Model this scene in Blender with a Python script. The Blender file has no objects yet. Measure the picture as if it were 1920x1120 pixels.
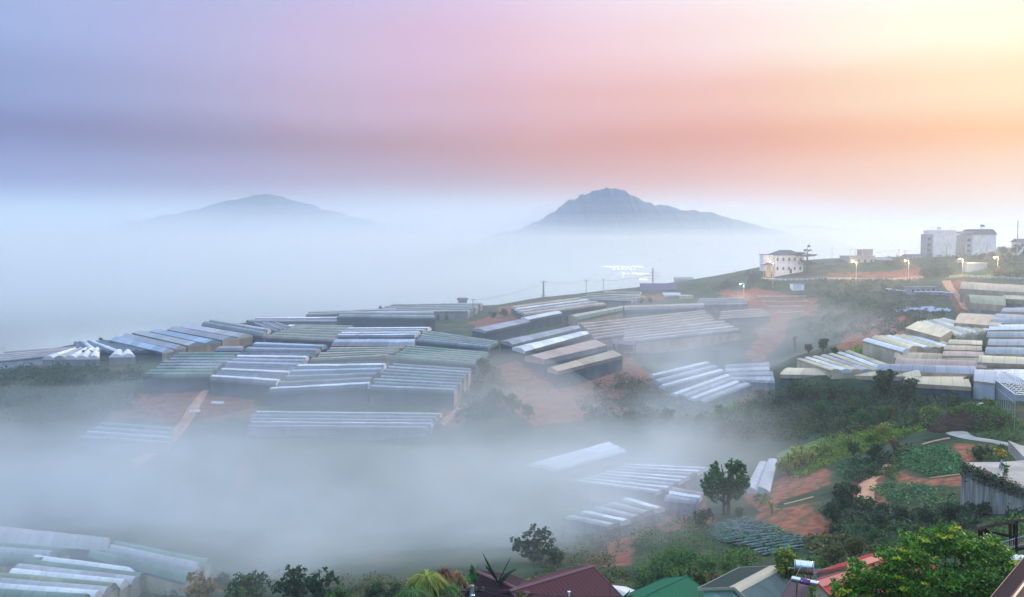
import bpy, math, random
import numpy as np
from mathutils import Vector, Matrix
random.seed(7)
RNG = np.random.RandomState(11)
scene = bpy.context.scene
COL = scene.collection

# ------------------------------------------------------------------ camera
FPX = 1707.0; HOR = 455.0; CX = 960.0; CY = 560.0
PITCH = math.atan((CY - HOR) / FPX)
cam_d = bpy.data.cameras.new("camera"); cam = bpy.data.objects.new("camera", cam_d)
COL.objects.link(cam); scene.camera = cam
cam_d.sensor_width = 36.0; cam_d.lens = FPX / 1920 * 36.0
cam_d.clip_start = 0.5; cam_d.clip_end = 30000
cam.location = (0, 0, 0)
cam.rotation_euler = (math.pi / 2 - PITCH, 0, 0)

# ------------------------------------------------------------------ world
def srgb(r, g, b):
    f = lambda c: (c / 255 / 12.92) if c / 255 <= 0.04045 else ((c / 255 + 0.055) / 1.055) ** 2.4
    return (f(r), f(g), f(b), 1.0)
DOME = (0.62, 0.88, 1.25)
SUN_AZ = 42.0; SUN_EL = 15.0           # degrees to the right of the view axis, above the horizon
world = bpy.data.worlds.new("World"); scene.world = world; world.use_nodes = True
wn = world.node_tree.nodes; wl = world.node_tree.links
wn.clear()
w_out = wn.new("ShaderNodeOutputWorld"); w_bg = wn.new("ShaderNodeBackground")
tc = wn.new("ShaderNodeTexCoord"); sep = wn.new("ShaderNodeSeparateXYZ")
wl.new(tc.outputs["Generated"], sep.inputs[0])
def wmath(op, a, b=None, c=None):
    n = wn.new("ShaderNodeMath"); n.operation = op
    for i, v in enumerate((a, b, c)):
        if v is None: continue
        if isinstance(v, (int, float)): n.inputs[i].default_value = v
        else: wl.new(v, n.inputs[i])
    return n.outputs[0]
elev = wmath("ARCSINE", sep.outputs[2])                       # radians
azim = wmath("ARCTAN2", sep.outputs[0], sep.outputs[1])       # 0 = straight ahead, + = right
nz = wn.new("ShaderNodeTexNoise"); nz.inputs["Scale"].default_value = 3.2; nz.inputs["Detail"].default_value = 3
mp = wn.new("ShaderNodeMapping"); mp.inputs["Scale"].default_value = (1, 1, 5.0)
wl.new(tc.outputs["Generated"], mp.inputs[0]); wl.new(mp.outputs[0], nz.inputs["Vector"])
wob = wmath("MULTIPLY", wmath("SUBTRACT", nz.outputs["Fac"], 0.5), 0.035)
elev_w = wmath("ADD", elev, wob)
# azimuth -180..180 degrees -> 0..1
azf = wmath("DIVIDE", wmath("ADD", azim, math.radians(90)), math.radians(210))
def ramp(cols):
    r = wn.new("ShaderNodeValToRGB"); r.color_ramp.interpolation = 'CARDINAL'
    els = r.color_ramp.elements
    while len(els) > 1: els.remove(els[-1])
    for i, (a, c) in enumerate(cols):
        e = els[0] if i == 0 else els.new((a + 90) / 210)
        e.position = (a + 90) / 210; e.color = srgb(*c)
    wl.new(azf, r.inputs[0]); return r.outputs[0]
# (azimuth in degrees, sRGB colour) at several heights above the horizon
SKY = [
 (-3.0, [(-90,(168,204,246)),(-30,(180,218,254)),(-15,(186,218,252)),(0,(206,224,246)),(15,(232,228,236)),(29,(240,222,212)),(60,(236,218,208)),(120,(200,205,230))]),
 (1.0,  [(-90,(150,180,230)),(-30,(172,206,246)),(-15,(176,198,232)),(0,(196,200,216)),(15,(236,206,202)),(29,(250,220,200)),(60,(250,222,200)),(120,(180,188,220))]),
 (3.9,  [(-90,(130,142,196)),(-30,(130,140,194)),(-15,(164,142,178)),(0,(196,148,154)),(15,(236,162,130)),(29,(250,194,144)),(60,(250,190,135)),(120,(150,150,195))]),
 (6.0,  [(-90,(120,132,190)),(-30,(114,116,172)),(-15,(154,126,158)),(0,(204,136,134)),(15,(232,146,104)),(29,(255,182,104)),(60,(250,190,135)),(120,(150,150,195))]),
 (8.6,  [(-90,(125,140,196)),(-30,(133,149,200)),(-15,(182,162,196)),(0,(222,170,180)),(15,(246,186,160)),(29,(255,222,168)),(60,(255,205,150)),(120,(155,158,202))]),
 (12.0, [(-90,(138,164,218)),(-30,(154,173,222)),(-15,(192,178,216)),(0,(232,190,208)),(15,(255,228,218)),(29,(255,253,218)),(60,(255,226,190)),(120,(165,175,215))]),
 (15.2, [(-90,(140,168,222)),(-30,(163,179,225)),(-15,(187,183,225)),(0,(229,203,229)),(15,(255,241,240)),(29,(255,255,249)),(60,(255,238,214)),(120,(175,188,225))]),
 (50.0, [(-90,(175,200,240)),(-15,(190,208,245)),(15,(214,218,245)),(60,(222,222,244)),(120,(185,205,242))]),
]
cur = None; prev = None
for el, cols in SKY:
    c = ramp(cols)
    if cur is None: cur = c; prev = el; continue
    m = wn.new("ShaderNodeMapRange"); m.interpolation_type = 'SMOOTHSTEP' if el < 40 else 'LINEAR'
    m.inputs["From Min"].default_value = math.radians(prev); m.inputs["From Max"].default_value = math.radians(el)
    wl.new(elev_w, m.inputs["Value"])
    x = wn.new("ShaderNodeMix"); x.data_type = 'RGBA'
    wl.new(m.outputs[0], x.inputs[0]); wl.new(cur, x.inputs[6]); wl.new(c, x.inputs[7])
    cur = x.outputs[2]; prev = el
nish = wn.new("ShaderNodeTexSky"); nish.sky_type = 'NISHITA'; nish.sun_disc = False
nish.sun_elevation = math.radians(SUN_EL); nish.sun_rotation = math.radians(SUN_AZ); nish.air_density = 1.0
nish.dust_density = 3.0
addn = wn.new("ShaderNodeMix"); addn.data_type = 'RGBA'; addn.blend_type = 'ADD'; addn.inputs[0].default_value = 0.0015
wl.new(cur, addn.inputs[6]); wl.new(nish.outputs[0], addn.inputs[7])
# brighter blue dome overhead, above what the picture frames
dome = wn.new("ShaderNodeMapRange"); dome.interpolation_type = 'SMOOTHSTEP'
dome.inputs["From Min"].default_value = math.radians(20); dome.inputs["From Max"].default_value = math.radians(55); wl.new(elev, dome.inputs["Value"])
dm = wn.new("ShaderNodeMix"); dm.data_type = 'RGBA'; dm.blend_type = 'ADD'; dm.inputs[7].default_value = (DOME[0], DOME[1], DOME[2], 1)
wl.new(dome.outputs[0], dm.inputs[0]); wl.new(addn.outputs[2], dm.inputs[6])
SKY_GAIN = 1.0
wl.new(dm.outputs[2], w_bg.inputs[0]); w_bg.inputs[1].default_value = SKY_GAIN
wl.new(w_bg.outputs[0], w_out.inputs[0])

# ------------------------------------------------------------------ sun (low, veiled by morning haze)
sd = bpy.data.lights.new("sun", 'SUN'); sd.energy = 2.6; sd.angle = math.radians(10); sd.color = (1.0, 0.80, 0.60)
sun = bpy.data.objects.new("sun", sd); COL.objects.link(sun)
a, e = math.radians(SUN_AZ), math.radians(SUN_EL)
sun_dir = Vector((math.sin(a) * math.cos(e), math.cos(a) * math.cos(e), math.sin(e)))
sun.rotation_euler = sun_dir.to_track_quat('Z', 'Y').to_euler(); sun.location = sun_dir * 100

scene.view_settings.view_transform = 'Standard'; scene.view_settings.look = 'None'
scene.view_settings.exposure = 0.0; scene.view_settings.gamma = 1.0
scene.cycles.volume_bounces = 8; scene.cycles.max_bounces = 12; scene.cycles.diffuse_bounces = 2
scene.cycles.glossy_bounces = 2; scene.cycles.transparent_max_bounces = 24
scene.cycles.use_denoising = True
scene.cycles.volume_step_rate = 1.0; scene.cycles.volume_max_steps = 256
scene.cycles.use_adaptive_sampling = True; scene.cycles.adaptive_threshold = 0.02
scene.cycles.sample_clamp_indirect = 4.0

# ------------------------------------------------------------------ pixel <-> world helpers
cp, sp = math.cos(PITCH), math.sin(PITCH)
def ray(px, py):
    x = (px - CX) / FPX; y = -(py - CY) / FPX
    return np.array([x, cp + y * sp, -sp + y * cp])
def P(px, py, Y):
    """world point seen at pixel (px,py) of the 1920x1120 photo at a distance Y along the ground axis"""
    d = ray(px, py); d = d / d[1] * Y
    return Vector(d)
def project(X, Y, Z):
    zc = Y * cp - Z * sp
    return CX + FPX * X / zc, CY - FPX * (Y * sp + Z * cp) / zc

# ------------------------------------------------------------------ terrain
CTRL = [  # px, py, Y : where the ground is seen and how far it is
 # foreground slope with the houses
 (100,1300,95),(960,1290,70),(1250,1190,80),(1500,1170,78),(1650,1150,78),(1770,1190,52),(1900,1120,62),(1500,1100,92),(1350,1110,92),(1000,1180,85),
 (1180,1100,105),(800,1180,100),(600,1150,108),(400,1150,118),(200,1150,135),(0,1160,135),(100,1060,160),(300,1110,150),(0,1005,178),(300,1020,172),
 # valley floor
 (620,1080,138),(900,1060,132),(1000,1045,138),(700,1000,182),(450,970,205),(200,945,212),(0,935,215),(330,980,196),
 (1080,1010,160),(1180,960,172),(1250,905,196),(1120,880,216),(900,920,215),(600,930,214),
 # foot and front of the greenhouse hill
 (250,870,228),(450,860,230),(700,850,230),(850,810,234),(0,850,230),(120,800,236),(320,800,236),(600,800,238),(820,790,238),
 (0,740,248),(120,730,255),(300,745,250),(400,760,244),(600,760,248),(800,770,240),
 (0,690,285),(120,690,275),(250,690,280),(400,700,272),(600,700,278),(800,700,278),
 (0,672,305),(100,664,318),(250,655,310),(400,655,308),(600,650,318),(780,650,322),(920,660,312),
 (200,648,335),(140,647,338),(190,639,352),(60,662,330),(300,632,348),(450,620,350),(600,618,355),(800,620,355),(940,620,352),
 (400,612,375),(500,602,385),(650,598,390),(800,592,398),(900,600,385),
 (650,588,415),(750,576,425),(880,574,430),(1000,580,420),(1150,566,430),(1250,560,435),(1330,560,430),
 (1000,560,455),(1130,550,480),(1240,545,500),
 # right half of the hill
 (900,720,268),(950,760,255),(1050,720,280),(1000,800,236),(1150,760,262),(1180,700,292),(1000,690,288),
 (1050,660,318),(1130,640,335),(1250,640,345),(1370,630,350),(1100,605,368),(1250,605,372),(1350,600,376),(1060,590,385),
 (1200,680,312),(1300,740,278),(1230,750,272),(1300,680,320),(1440,700,300),(1380,740,272),(1420,640,350),(1430,590,390),(1460,560,415),
 # right ridge
 (1450,528,440),(1480,520,445),(1600,523,438),(1700,523,432),(1560,500,452),(1640,490,460),(1480,508,450),(1760,480,495),(1840,476,490),(1900,472,470),
 (1780,522,415),(1850,522,405),(1920,522,398),(1900,490,425),(1820,498,440),
 (1600,560,385),(1700,560,370),(1760,545,385),(1600,600,340),(1680,600,325),(1550,650,300),(1500,610,345),(1480,670,290),
 (1810,560,352),(1900,570,340),(1780,600,310),(1900,610,300),(1720,630,282),(1640,660,262),(1780,660,262),(1900,680,246),
 (1560,690,250),(1500,712,238),(1640,722,226),(1740,722,222),(1820,730,218),(1900,740,212),
 # slope in front of the right greenhouses
 (1420,760,246),(1550,760,222),(1700,760,206),(1850,760,192),(1910,800,168),(1330,790,238),(1280,850,212),(1450,830,198),(1560,830,186),(1650,800,188),
 (1750,800,176),(1800,800,170),(1860,830,156),(1480,880,172),(1600,880,156),(1700,870,150),(1780,850,152),(1740,890,142),
 (1420,930,152),(1500,930,146),(1600,940,134),(1620,960,128),(1700,920,134),(1780,960,118),(1700,960,122),
 (1400,918,166),(1340,960,150),(1360,965,148),(1270,980,150),(1240,1040,128),(1300,1060,116),(1450,1010,122),(1350,1000,134),(1480,1050,110),
 (1600,1020,106),(1700,1010,104),(1850,1010,94),(1830,930,118),(1880,955,112),(1920,1010,86),(1920,960,106),(1600,1060,98),(1700,1050,92),
 (1840,875,132),(1920,900,120),(1900,865,140),
]
cpts = [P(*c) for c in CTRL]
wpts = [(0,0,-5.5),(-30,10,-12),(30,0,-4),(0,25,-16),(40,25,-13),(-60,40,-30),(70,40,-14),(120,60,-12),(-120,60,-48),(-200,100,-56),(-260,180,-58),(-320,260,-62),
 (150,120,-20),(180,200,-18),(220,300,-8),(260,400,-2),(300,480,0),(320,240,-5),(240,140,-12),
 (-240,330,-58),(-300,400,-66),(-160,420,-62),(-60,470,-58),(-280,500,-72),(0,520,-64),(-150,560,-72),(90,560,-56),(150,560,-34),(200,580,-24),(280,600,-20),
 (-350,650,-75),(-100,650,-75),(100,650,-72),(300,650,-60),(-350,0,-50),(350,0,-5),(0,-40,0),(-150,-40,-35),(150,-40,5),(350,120,0),(400,350,5),(400,600,-20),(-450,300,-75),(-450,0,-60),(-450,600,-75)]
XY = np.array([(p.x, p.y) for p in cpts] + [(w[0], w[1]) for w in wpts]); ZZ = np.array([p.z for p in cpts] + [w[2] for w in wpts])
def tps(r2): return 0.5 * r2 * np.log(r2 + 1e-9)
S = 100.0
A_ = XY / S; n_ = len(A_)
D2 = ((A_[:, None, :] - A_[None]) ** 2).sum(-1)
K = tps(D2) + np.eye(n_) * 0.004
Pm = np.hstack([np.ones((n_, 1)), A_])
M_ = np.block([[K, Pm], [Pm.T, np.zeros((3, 3))]])
sol = np.linalg.solve(M_, np.concatenate([ZZ, np.zeros(3)]))
def tps_eval(X, Y):
    X = np.asarray(X, float); Y = np.asarray(Y, float); out = np.empty(X.size); q = np.stack([X.ravel(), Y.ravel()], 1) / S
    for i in range(0, len(q), 20000):
        b = q[i:i + 20000]; d2 = ((b[:, None, :] - A_[None]) ** 2).sum(-1)
        out[i:i + 20000] = tps(d2) @ sol[:n_] + sol[n_] + b @ sol[n_ + 1:]
    return out.reshape(X.shape)
# lookup grid (2.5 m)
GX0, GX1, GY0, GY1, GS = -450, 400, -40, 660, 2.5
gx = np.arange(GX0, GX1 + .1, GS); gy = np.arange(GY0, GY1 + .1, GS)
GZ = tps_eval(*np.meshgrid(gx, gy))
def vnoise(x, y, seed=0):
    xi = np.floor(x).astype(np.int64); yi = np.floor(y).astype(np.int64); fx = x - xi; fy = y - yi
    fx = fx * fx * (3 - 2 * fx); fy = fy * fy * (3 - 2 * fy)
    def h(a, b):
        n = (a * 374761393 + b * 668265263 + seed * 974711) & 0x7fffffff
        n = ((n ^ (n >> 13)) * 1274126177) & 0x7fffffff
        return ((n ^ (n >> 16)) & 0xffff) / 65535.0
    return (h(xi, yi) * (1 - fx) + h(xi + 1, yi) * fx) * (1 - fy) + (h(xi, yi + 1) * (1 - fx) + h(xi + 1, yi + 1) * fx) * fy
def fbm(x, y, seed=0, o=4):
    s = 0; a = .5
    for i in range(o): s = s + a * (vnoise(x * 2 ** i, y * 2 ** i, seed + i) - .5); a *= .5
    return s
def far_land(X, Y):
    z = -75 + 10 * fbm(X / 300, Y / 300, 5)
    z = z + 56 * np.exp(-(((X + 90) / 170) ** 2 + ((Y - 1350) / 150) ** 2)) + 30 * np.exp(-(((X - 330) / 420) ** 2 + ((Y - 1250) / 200) ** 2))
    z = z + 45 * np.exp(-(((X - 900) / 400) ** 2 + ((Y - 1100) / 300) ** 2))
    return z
def H(X, Y):
    X = np.asarray(X, float); Y = np.asarray(Y, float)
    fx = np.clip((X - GX0) / GS, 0, len(gx) - 1.001); fy = np.clip((Y - GY0) / GS, 0, len(gy) - 1.001)
    i = fx.astype(int); j = fy.astype(int); u = fx - i; v = fy - j
    z = (GZ[j, i] * (1 - u) + GZ[j, i + 1] * u) * (1 - v) + (GZ[j + 1, i] * (1 - u) + GZ[j + 1, i + 1] * u) * v
    # blend to the far land outside the fitted area
    d = np.maximum(np.maximum(X - 340, -390 - X), np.maximum(Y - 580, 0)) / 80.0
    k = np.clip(d, 0, 1); k = k * k * (3 - 2 * k)
    z = z * (1 - k) + far_land(X, Y) * k
    return z + 0.9 * fbm(X / 14, Y / 14, 3, 3)
def h1(x, y): return float(H(np.array([x]), np.array([y]))[0])
_ys = np.concatenate([np.arange(20, 600, 0.5), np.arange(600, 4000, 5)])
def hit(px, py, h=0.0, lo=30):
    """first point where the view ray meets the surface h metres above the ground"""
    d = ray(px, py); d = d / d[1]
    ys = _ys[_ys > lo]; z = d[2] * ys; g = H(d[0] * ys, ys) + h
    b = np.nonzero(z <= g)[0]
    if not len(b):
        k = int(np.argmin(z - g)); y = ys[k]
    else:
        k = b[0]
        if k == 0: y = ys[0]
        else:
            f0 = z[k-1] - g[k-1]; f1 = z[k] - g[k]; y = ys[k-1] + (ys[k] - ys[k-1]) * f0 / (f0 - f1 + 1e-9)
    return Vector((d[0] * y, y, d[2] * y))
# ------------------------------------------------------------------ materials
def newmat(name):
    m = bpy.data.materials.new(name); m.use_nodes = True
    return m, m.node_tree.nodes, m.node_tree.links, m.node_tree.nodes["Principled BSDF"]
def noise_mat(name, c1, c2, scale=1.0, rough=0.85, c3=None, detail=5, bump=0.0, stretch=(1,1,1), spec=0.3, coord="Object", lo=.35, hi=.65, trans=0):
    m, n, l, b = newmat(name)
    t = n.new("ShaderNodeTexCoord"); mpn = n.new("ShaderNodeMapping"); mpn.inputs["Scale"].default_value = stretch
    l.new(t.outputs[coord], mpn.inputs[0])
    tx = n.new("ShaderNodeTexNoise"); tx.inputs["Scale"].default_value = scale; tx.inputs["Detail"].default_value = detail
    l.new(mpn.outputs[0], tx.inputs["Vector"])
    r = n.new("ShaderNodeValToRGB"); r.color_ramp.elements[0].position = lo; r.color_ramp.elements[1].position = hi
    r.color_ramp.elements[0].color = (*c1, 1); r.color_ramp.elements[1].color = (*c2, 1)
    if c3:
        e = r.color_ramp.elements.new((lo + hi) / 2 + .08); e.color = (*c3, 1)
    l.new(tx.outputs["Fac"], r.inputs[0]); l.new(r.outputs[0], b.inputs["Base Color"])
    b.inputs["Roughness"].default_value = rough; b.inputs["Specular IOR Level"].default_value = spec
    if bump:
        bn = n.new("ShaderNodeBump"); bn.inputs["Strength"].default_value = bump; bn.inputs["Distance"].default_value = 0.2
        l.new(tx.outputs["Fac"], bn.inputs["Height"]); l.new(bn.outputs[0], b.inputs["Normal"])
    return m
def plain(name, c, rough=0.6, metal=0.0, spec=0.4):
    m, n, l, b = newmat(name)
    tx = n.new("ShaderNodeTexNoise"); tx.inputs["Scale"].default_value = 2.5; tx.inputs["Detail"].default_value = 4
    t = n.new("ShaderNodeTexCoord"); l.new(t.outputs["Object"], tx.inputs["Vector"])
    mx = n.new("ShaderNodeMix"); mx.data_type = 'RGBA'; mx.inputs[6].default_value = (*[v * .8 for v in c], 1); mx.inputs[7].default_value = (*[min(1, v * 1.12) for v in c], 1)
    l.new(tx.outputs["Fac"], mx.inputs[0]); l.new(mx.outputs[2], b.inputs["Base Color"])
    b.inputs["Roughness"].default_value = rough; b.inputs["Metallic"].default_value = metal; b.inputs["Specular IOR Level"].default_value = spec
    return m
def emit(name, c, s):
    m, n, l, b = newmat(name)
    b.inputs["Base Color"].default_value = (*c, 1); b.inputs["Emission Color"].default_value = (*c, 1); b.inputs["Emission Strength"].default_value = s
    return m
def film(name, c, rough=0.35, dirt=0.25, spec=0.5):
    """greenhouse plastic: faint hoop lines along the tunnel (UV.x in metres), dirt streaks running down"""
    m, n, l, b = newmat(name)
    uv = n.new("ShaderNodeUVMap"); uv.uv_map = "UVMap"
    s = n.new("ShaderNodeSeparateXYZ"); l.new(uv.outputs[0], s.inputs[0])
    fr = n.new("ShaderNodeMath"); fr.operation = 'PINGPONG'; fr.inputs[1].default_value = 1.25; l.new(s.outputs[0], fr.inputs[0])
    lt = n.new("ShaderNodeMath"); lt.operation = 'LESS_THAN'; lt.inputs[1].default_value = 0.09; l.new(fr.outputs[0], lt.inputs[0])
    mpn = n.new("ShaderNodeMapping"); mpn.inputs["Scale"].default_value = (0.55, 0.12, 1); l.new(uv.outputs[0], mpn.inputs[0])
    tx = n.new("ShaderNodeTexNoise"); tx.inputs["Scale"].default_value = 1.0; tx.inputs["Detail"].default_value = 6; l.new(mpn.outputs[0], tx.inputs["Vector"])
    oi = n.new("ShaderNodeObjectInfo")
    ad = n.new("ShaderNodeVectorMath"); ad.operation = 'ADD'
    l.new(mpn.outputs[0], ad.inputs[0]); l.new(oi.outputs["Location"], ad.inputs[1]); l.new(ad.outputs[0], tx.inputs["Vector"])
    mp2 = n.new("ShaderNodeMapRange"); mp2.inputs["From Min"].default_value = .35; mp2.inputs["From Max"].default_value = .7
    mp2.inputs["To Min"].default_value = 0; mp2.inputs["To Max"].default_value = dirt; l.new(tx.outputs["Fac"], mp2.inputs["Value"])
    mx = n.new("ShaderNodeMix"); mx.data_type = 'RGBA'; mx.inputs[6].default_value = (*c, 1); mx.inputs[7].default_value = (c[0] * .45, c[1] * .47, c[2] * .42, 1)
    l.new(mp2.outputs[0], mx.inputs[0])
    m2 = n.new("ShaderNodeMix"); m2.data_type = 'RGBA'; m2.blend_type = 'MULTIPLY'; m2.inputs[7].default_value = (.72, .74, .78, 1)
    l.new(lt.outputs[0], m2.inputs[0]); l.new(mx.outputs[2], m2.inputs[6]); l.new(m2.outputs[2], b.inputs["Base Color"])
    # sheets of different age: each panel of film has its own tone
    snp = n.new("ShaderNodeVectorMath"); snp.operation = 'SNAP'; snp.inputs[1].default_value = (6.3, 31.7, 1); l.new(uv.outputs[0], snp.inputs[0])
    wn_ = n.new("ShaderNodeTexWhiteNoise"); av = n.new("ShaderNodeVectorMath"); av.operation = 'ADD'; l.new(snp.outputs[0], av.inputs[0]); l.new(oi.outputs["Location"], av.inputs[1]); l.new(av.outputs[0], wn_.inputs[0])
    pr = n.new("ShaderNodeMapRange"); pr.inputs["To Min"].default_value = .78; pr.inputs["To Max"].default_value = 1.12; l.new(wn_.outputs[0], pr.inputs["Value"])
    m3 = n.new("ShaderNodeVectorMath"); m3.operation = 'SCALE'; l.new(m2.outputs[2], m3.inputs[0]); l.new(pr.outputs[0], m3.inputs["Scale"]); l.new(m3.outputs[0], b.inputs["Base Color"])
    rr = n.new("ShaderNodeMapRange"); rr.inputs["To Min"].default_value = rough + .1; rr.inputs["To Max"].default_value = min(1, rough + .4)
    l.new(tx.outputs["Fac"], rr.inputs["Value"]); l.new(rr.outputs[0], b.inputs["Roughness"])
    b.inputs["Specular IOR Level"].default_value = spec * .6
    bn = n.new("ShaderNodeBump"); bn.inputs["Strength"].default_value = .35; bn.inputs["Distance"].default_value = .05
    l.new(fr.outputs[0], bn.inputs["Height"]); l.new(bn.outputs[0], b.inputs["Normal"])
    return m
def leafmat(name, c1, c2, c3=None, rough=.7, spec=.25, coord="Object", scale=.9):
    """foliage: light and dark clumps from noise plus a little variation per leaf"""
    m, n, l, b = newmat(name)
    t = n.new("ShaderNodeTexCoord"); tx = n.new("ShaderNodeTexNoise"); tx.inputs["Scale"].default_value = scale; tx.inputs["Detail"].default_value = 3
    l.new(t.outputs[coord], tx.inputs["Vector"])
    g = n.new("ShaderNodeNewGeometry")
    ad = n.new("ShaderNodeMath"); ad.operation = 'MULTIPLY_ADD'; ad.inputs[1].default_value = .45
    l.new(g.outputs["Random Per Island"], ad.inputs[0])
    l.new(tx.outputs["Fac"], ad.inputs[2])
    r = n.new("ShaderNodeValToRGB"); r.color_ramp.elements[0].position = .45; r.color_ramp.elements[1].position = .95
    r.color_ramp.elements[0].color = (*c1, 1); r.color_ramp.elements[1].color = (*c2, 1)
    if c3: e = r.color_ramp.elements.new(.99); e.color = (*c3, 1)
    l.new(ad.outputs[0], r.inputs[0]); l.new(r.outputs[0], b.inputs["Base Color"])
    b.inputs["Roughness"].default_value = rough; b.inputs["Specular IOR Level"].default_value = spec
    tr = n.new("ShaderNodeBsdfTranslucent"); l.new(r.outputs[0], tr.inputs[0])
    ms = n.new("ShaderNodeMixShader"); ms.inputs[0].default_value = .3
    out = n["Material Output"]
    l.new(b.outputs[0], ms.inputs[1]); l.new(tr.outputs[0], ms.inputs[2]); l.new(ms.outputs[0], out.inputs[0])
    return m
def volmat(name, dens, col=(0.97, 0.98, 1.0), g=0.3):
    m = bpy.data.materials.new(name); m.use_nodes = True; n = m.node_tree.nodes; l = m.node_tree.links; n.clear()
    o = n.new("ShaderNodeOutputMaterial"); v = n.new("ShaderNodeVolumePrincipled")
    v.inputs["Color"].default_value = (*col, 1); v.inputs["Density"].default_value = dens; v.inputs["Anisotropy"].default_value = g
    l.new(v.outputs[0], o.inputs["Volume"])
    return m, n, l, v

# ------------------------------------------------------------------ object helpers
def mesh_obj(name, verts, faces, mat=None, parent=None, loc=None, smooth=False, uvs=None, mats=None, midx=None):
    me = bpy.data.meshes.new(name)
    me.from_pydata([tuple(v) for v in verts], [], [tuple(f) for f in faces])
    if uvs is not None:
        ul = me.uv_layers.new(name="UVMap")
        fl = np.array([uvs[v] for f in faces for v in f], 'f').ravel()
        ul.data.foreach_set("uv", fl)
    if mats:
        for mm in mats: me.materials.append(mm)
        me.polygons.foreach_set("material_index", midx)
    elif mat: me.materials.append(mat)
    if smooth: me.polygons.foreach_set("use_smooth", [True] * len(me.polygons))
    me.update()
    o = bpy.data.objects.new(name, me); COL.objects.link(o)
    if parent: o.parent = parent
    if loc is not None: o.location = loc
    return o
def fast_mesh(name, V, F4, mat=None, parent=None, loc=None, smooth=False):
    """V (n,3) array, F4 (m,4) int array"""
    me = bpy.data.meshes.new(name); V = np.asarray(V, 'f'); F = np.asarray(F4, 'i'); k = F.shape[1]
    me.vertices.add(len(V)); me.vertices.foreach_set("co", V.ravel())
    me.loops.add(F.size); me.loops.foreach_set("vertex_index", F.ravel())
    me.polygons.add(len(F)); me.polygons.foreach_set("loop_start", np.arange(0, F.size, k, dtype='i'))
    me.polygons.foreach_set("loop_total", np.full(len(F), k, 'i'))
    if smooth: me.polygons.foreach_set("use_smooth", np.ones(len(F), bool))
    me.update(calc_edges=True); me.validate()
    if mat: me.materials.append(mat)
    o = bpy.data.objects.new(name, me); COL.objects.link(o)
    if parent: o.parent = parent
    if loc is not None: o.location = loc
    return o
def tag(o, label, cat, group=None):
    o["label"] = label; o["category"] = cat
    if group: o["group"] = group
    return o
def empty(name, loc, label=None, cat=None, group=None):
    o = bpy.data.objects.new(name, None); COL.objects.link(o); o.location = loc; o.empty_display_size = .5
    if label: tag(o, label, cat, group)
    return o
class MB:
    def __init__(s): s.v = []; s.f = []
    def add(s, vs, fs):
        b = len(s.v); s.v += [tuple(v) for v in vs]; s.f += [tuple(b + i for i in f) for f in fs]; return s
    def box(s, c, d, rz=0.0):
        cx, cy, cz = c; a, b, h = d[0] / 2, d[1] / 2, d[2] / 2; cr, sr = math.cos(rz), math.sin(rz)
        vs = [(cx + x * cr - y * sr, cy + x * sr + y * cr, cz + z) for z in (-h, h) for x, y in ((-a, -b), (a, -b), (a, b), (-a, b))]
        return s.add(vs, [(3, 2, 1, 0), (4, 5, 6, 7), (0, 1, 5, 4), (1, 2, 6, 5), (2, 3, 7, 6), (3, 0, 4, 7)])
    def tube(s, a, b, r, r2=None, n=8, cap=True):
        a = Vector(a); b = Vector(b); r2 = r if r2 is None else r2; d = (b - a)
        if d.length < 1e-6: return s
        q = d.to_track_quat('Z', 'Y').to_matrix(); vs = []
        for p, rr in ((a, r), (b, r2)):
            for i in range(n):
                t = 2 * math.pi * i / n; vs.append(p + q @ Vector((rr * math.cos(t), rr * math.sin(t), 0)))
        fs = [(i, (i + 1) % n, n + (i + 1) % n, n + i) for i in range(n)]
        if cap: fs += [tuple(range(n - 1, -1, -1)), tuple(range(n, 2 * n))]
        return s.add(vs, fs)
    def path(s, pts, radii, n=7):
        for i in range(len(pts) - 1): s.tube(pts[i], pts[i + 1], radii[i], radii[i + 1], n, True)
        return s
    def lathe(s, a, b, prof, n=16):
        """prof: (t along a->b, radius)"""
        a = Vector(a); b = Vector(b); d = b - a; q = d.to_track_quat('Z', 'Y').to_matrix(); vs = []; m = len(prof)
        for t, r in prof:
            for i in range(n):
                w = 2 * math.pi * i / n; vs.append(a + d * t + q @ Vector((r * math.cos(w), r * math.sin(w), 0)))
        fs = [(k * n + i, k * n + (i + 1) % n, (k + 1) * n + (i + 1) % n, (k + 1) * n + i) for k in range(m - 1) for i in range(n)]
        fs += [tuple(range(n - 1, -1, -1)), tuple(range((m - 1) * n, m * n))]
        return s.add(vs, fs)
    def slab(s, quad, t):
        """four corners and a thickness downward along the face normal"""
        q = [Vector(p) for p in quad]; nrm = (q[1] - q[0]).cross(q[3] - q[0]).normalized() * t
        vs = q + [p - nrm for p in q]
        return s.add(vs, [(0, 1, 2, 3), (7, 6, 5, 4), (0, 4, 5, 1), (1, 5, 6, 2), (2, 6, 7, 3), (3, 7, 4, 0)])
    def build(s, name, mat, parent=None, smooth=False, local=None):
        vs = s.v
        if local is not None: vs = [(v[0] - local[0], v[1] - local[1], v[2] - local[2]) for v in vs]
        return mesh_obj(name, vs, s.f, mat, parent, smooth=smooth)
def copy_thing(o, loc, rz=0.0, sc=1.0, label=None):
    r = o.copy(); COL.objects.link(r); r.location = loc; r.rotation_euler = (0, 0, rz)
    r.scale = (sc, sc, sc) if isinstance(sc, (int, float)) else sc
    if label: r["label"] = label
    for ch in list(o.children):
        c = ch.copy(); COL.objects.link(c); c.parent = r; c.matrix_parent_inverse = ch.matrix_parent_inverse.copy()
        for g in list(ch.children):
            d = g.copy(); COL.objects.link(d); d.parent = c
    return r
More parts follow.
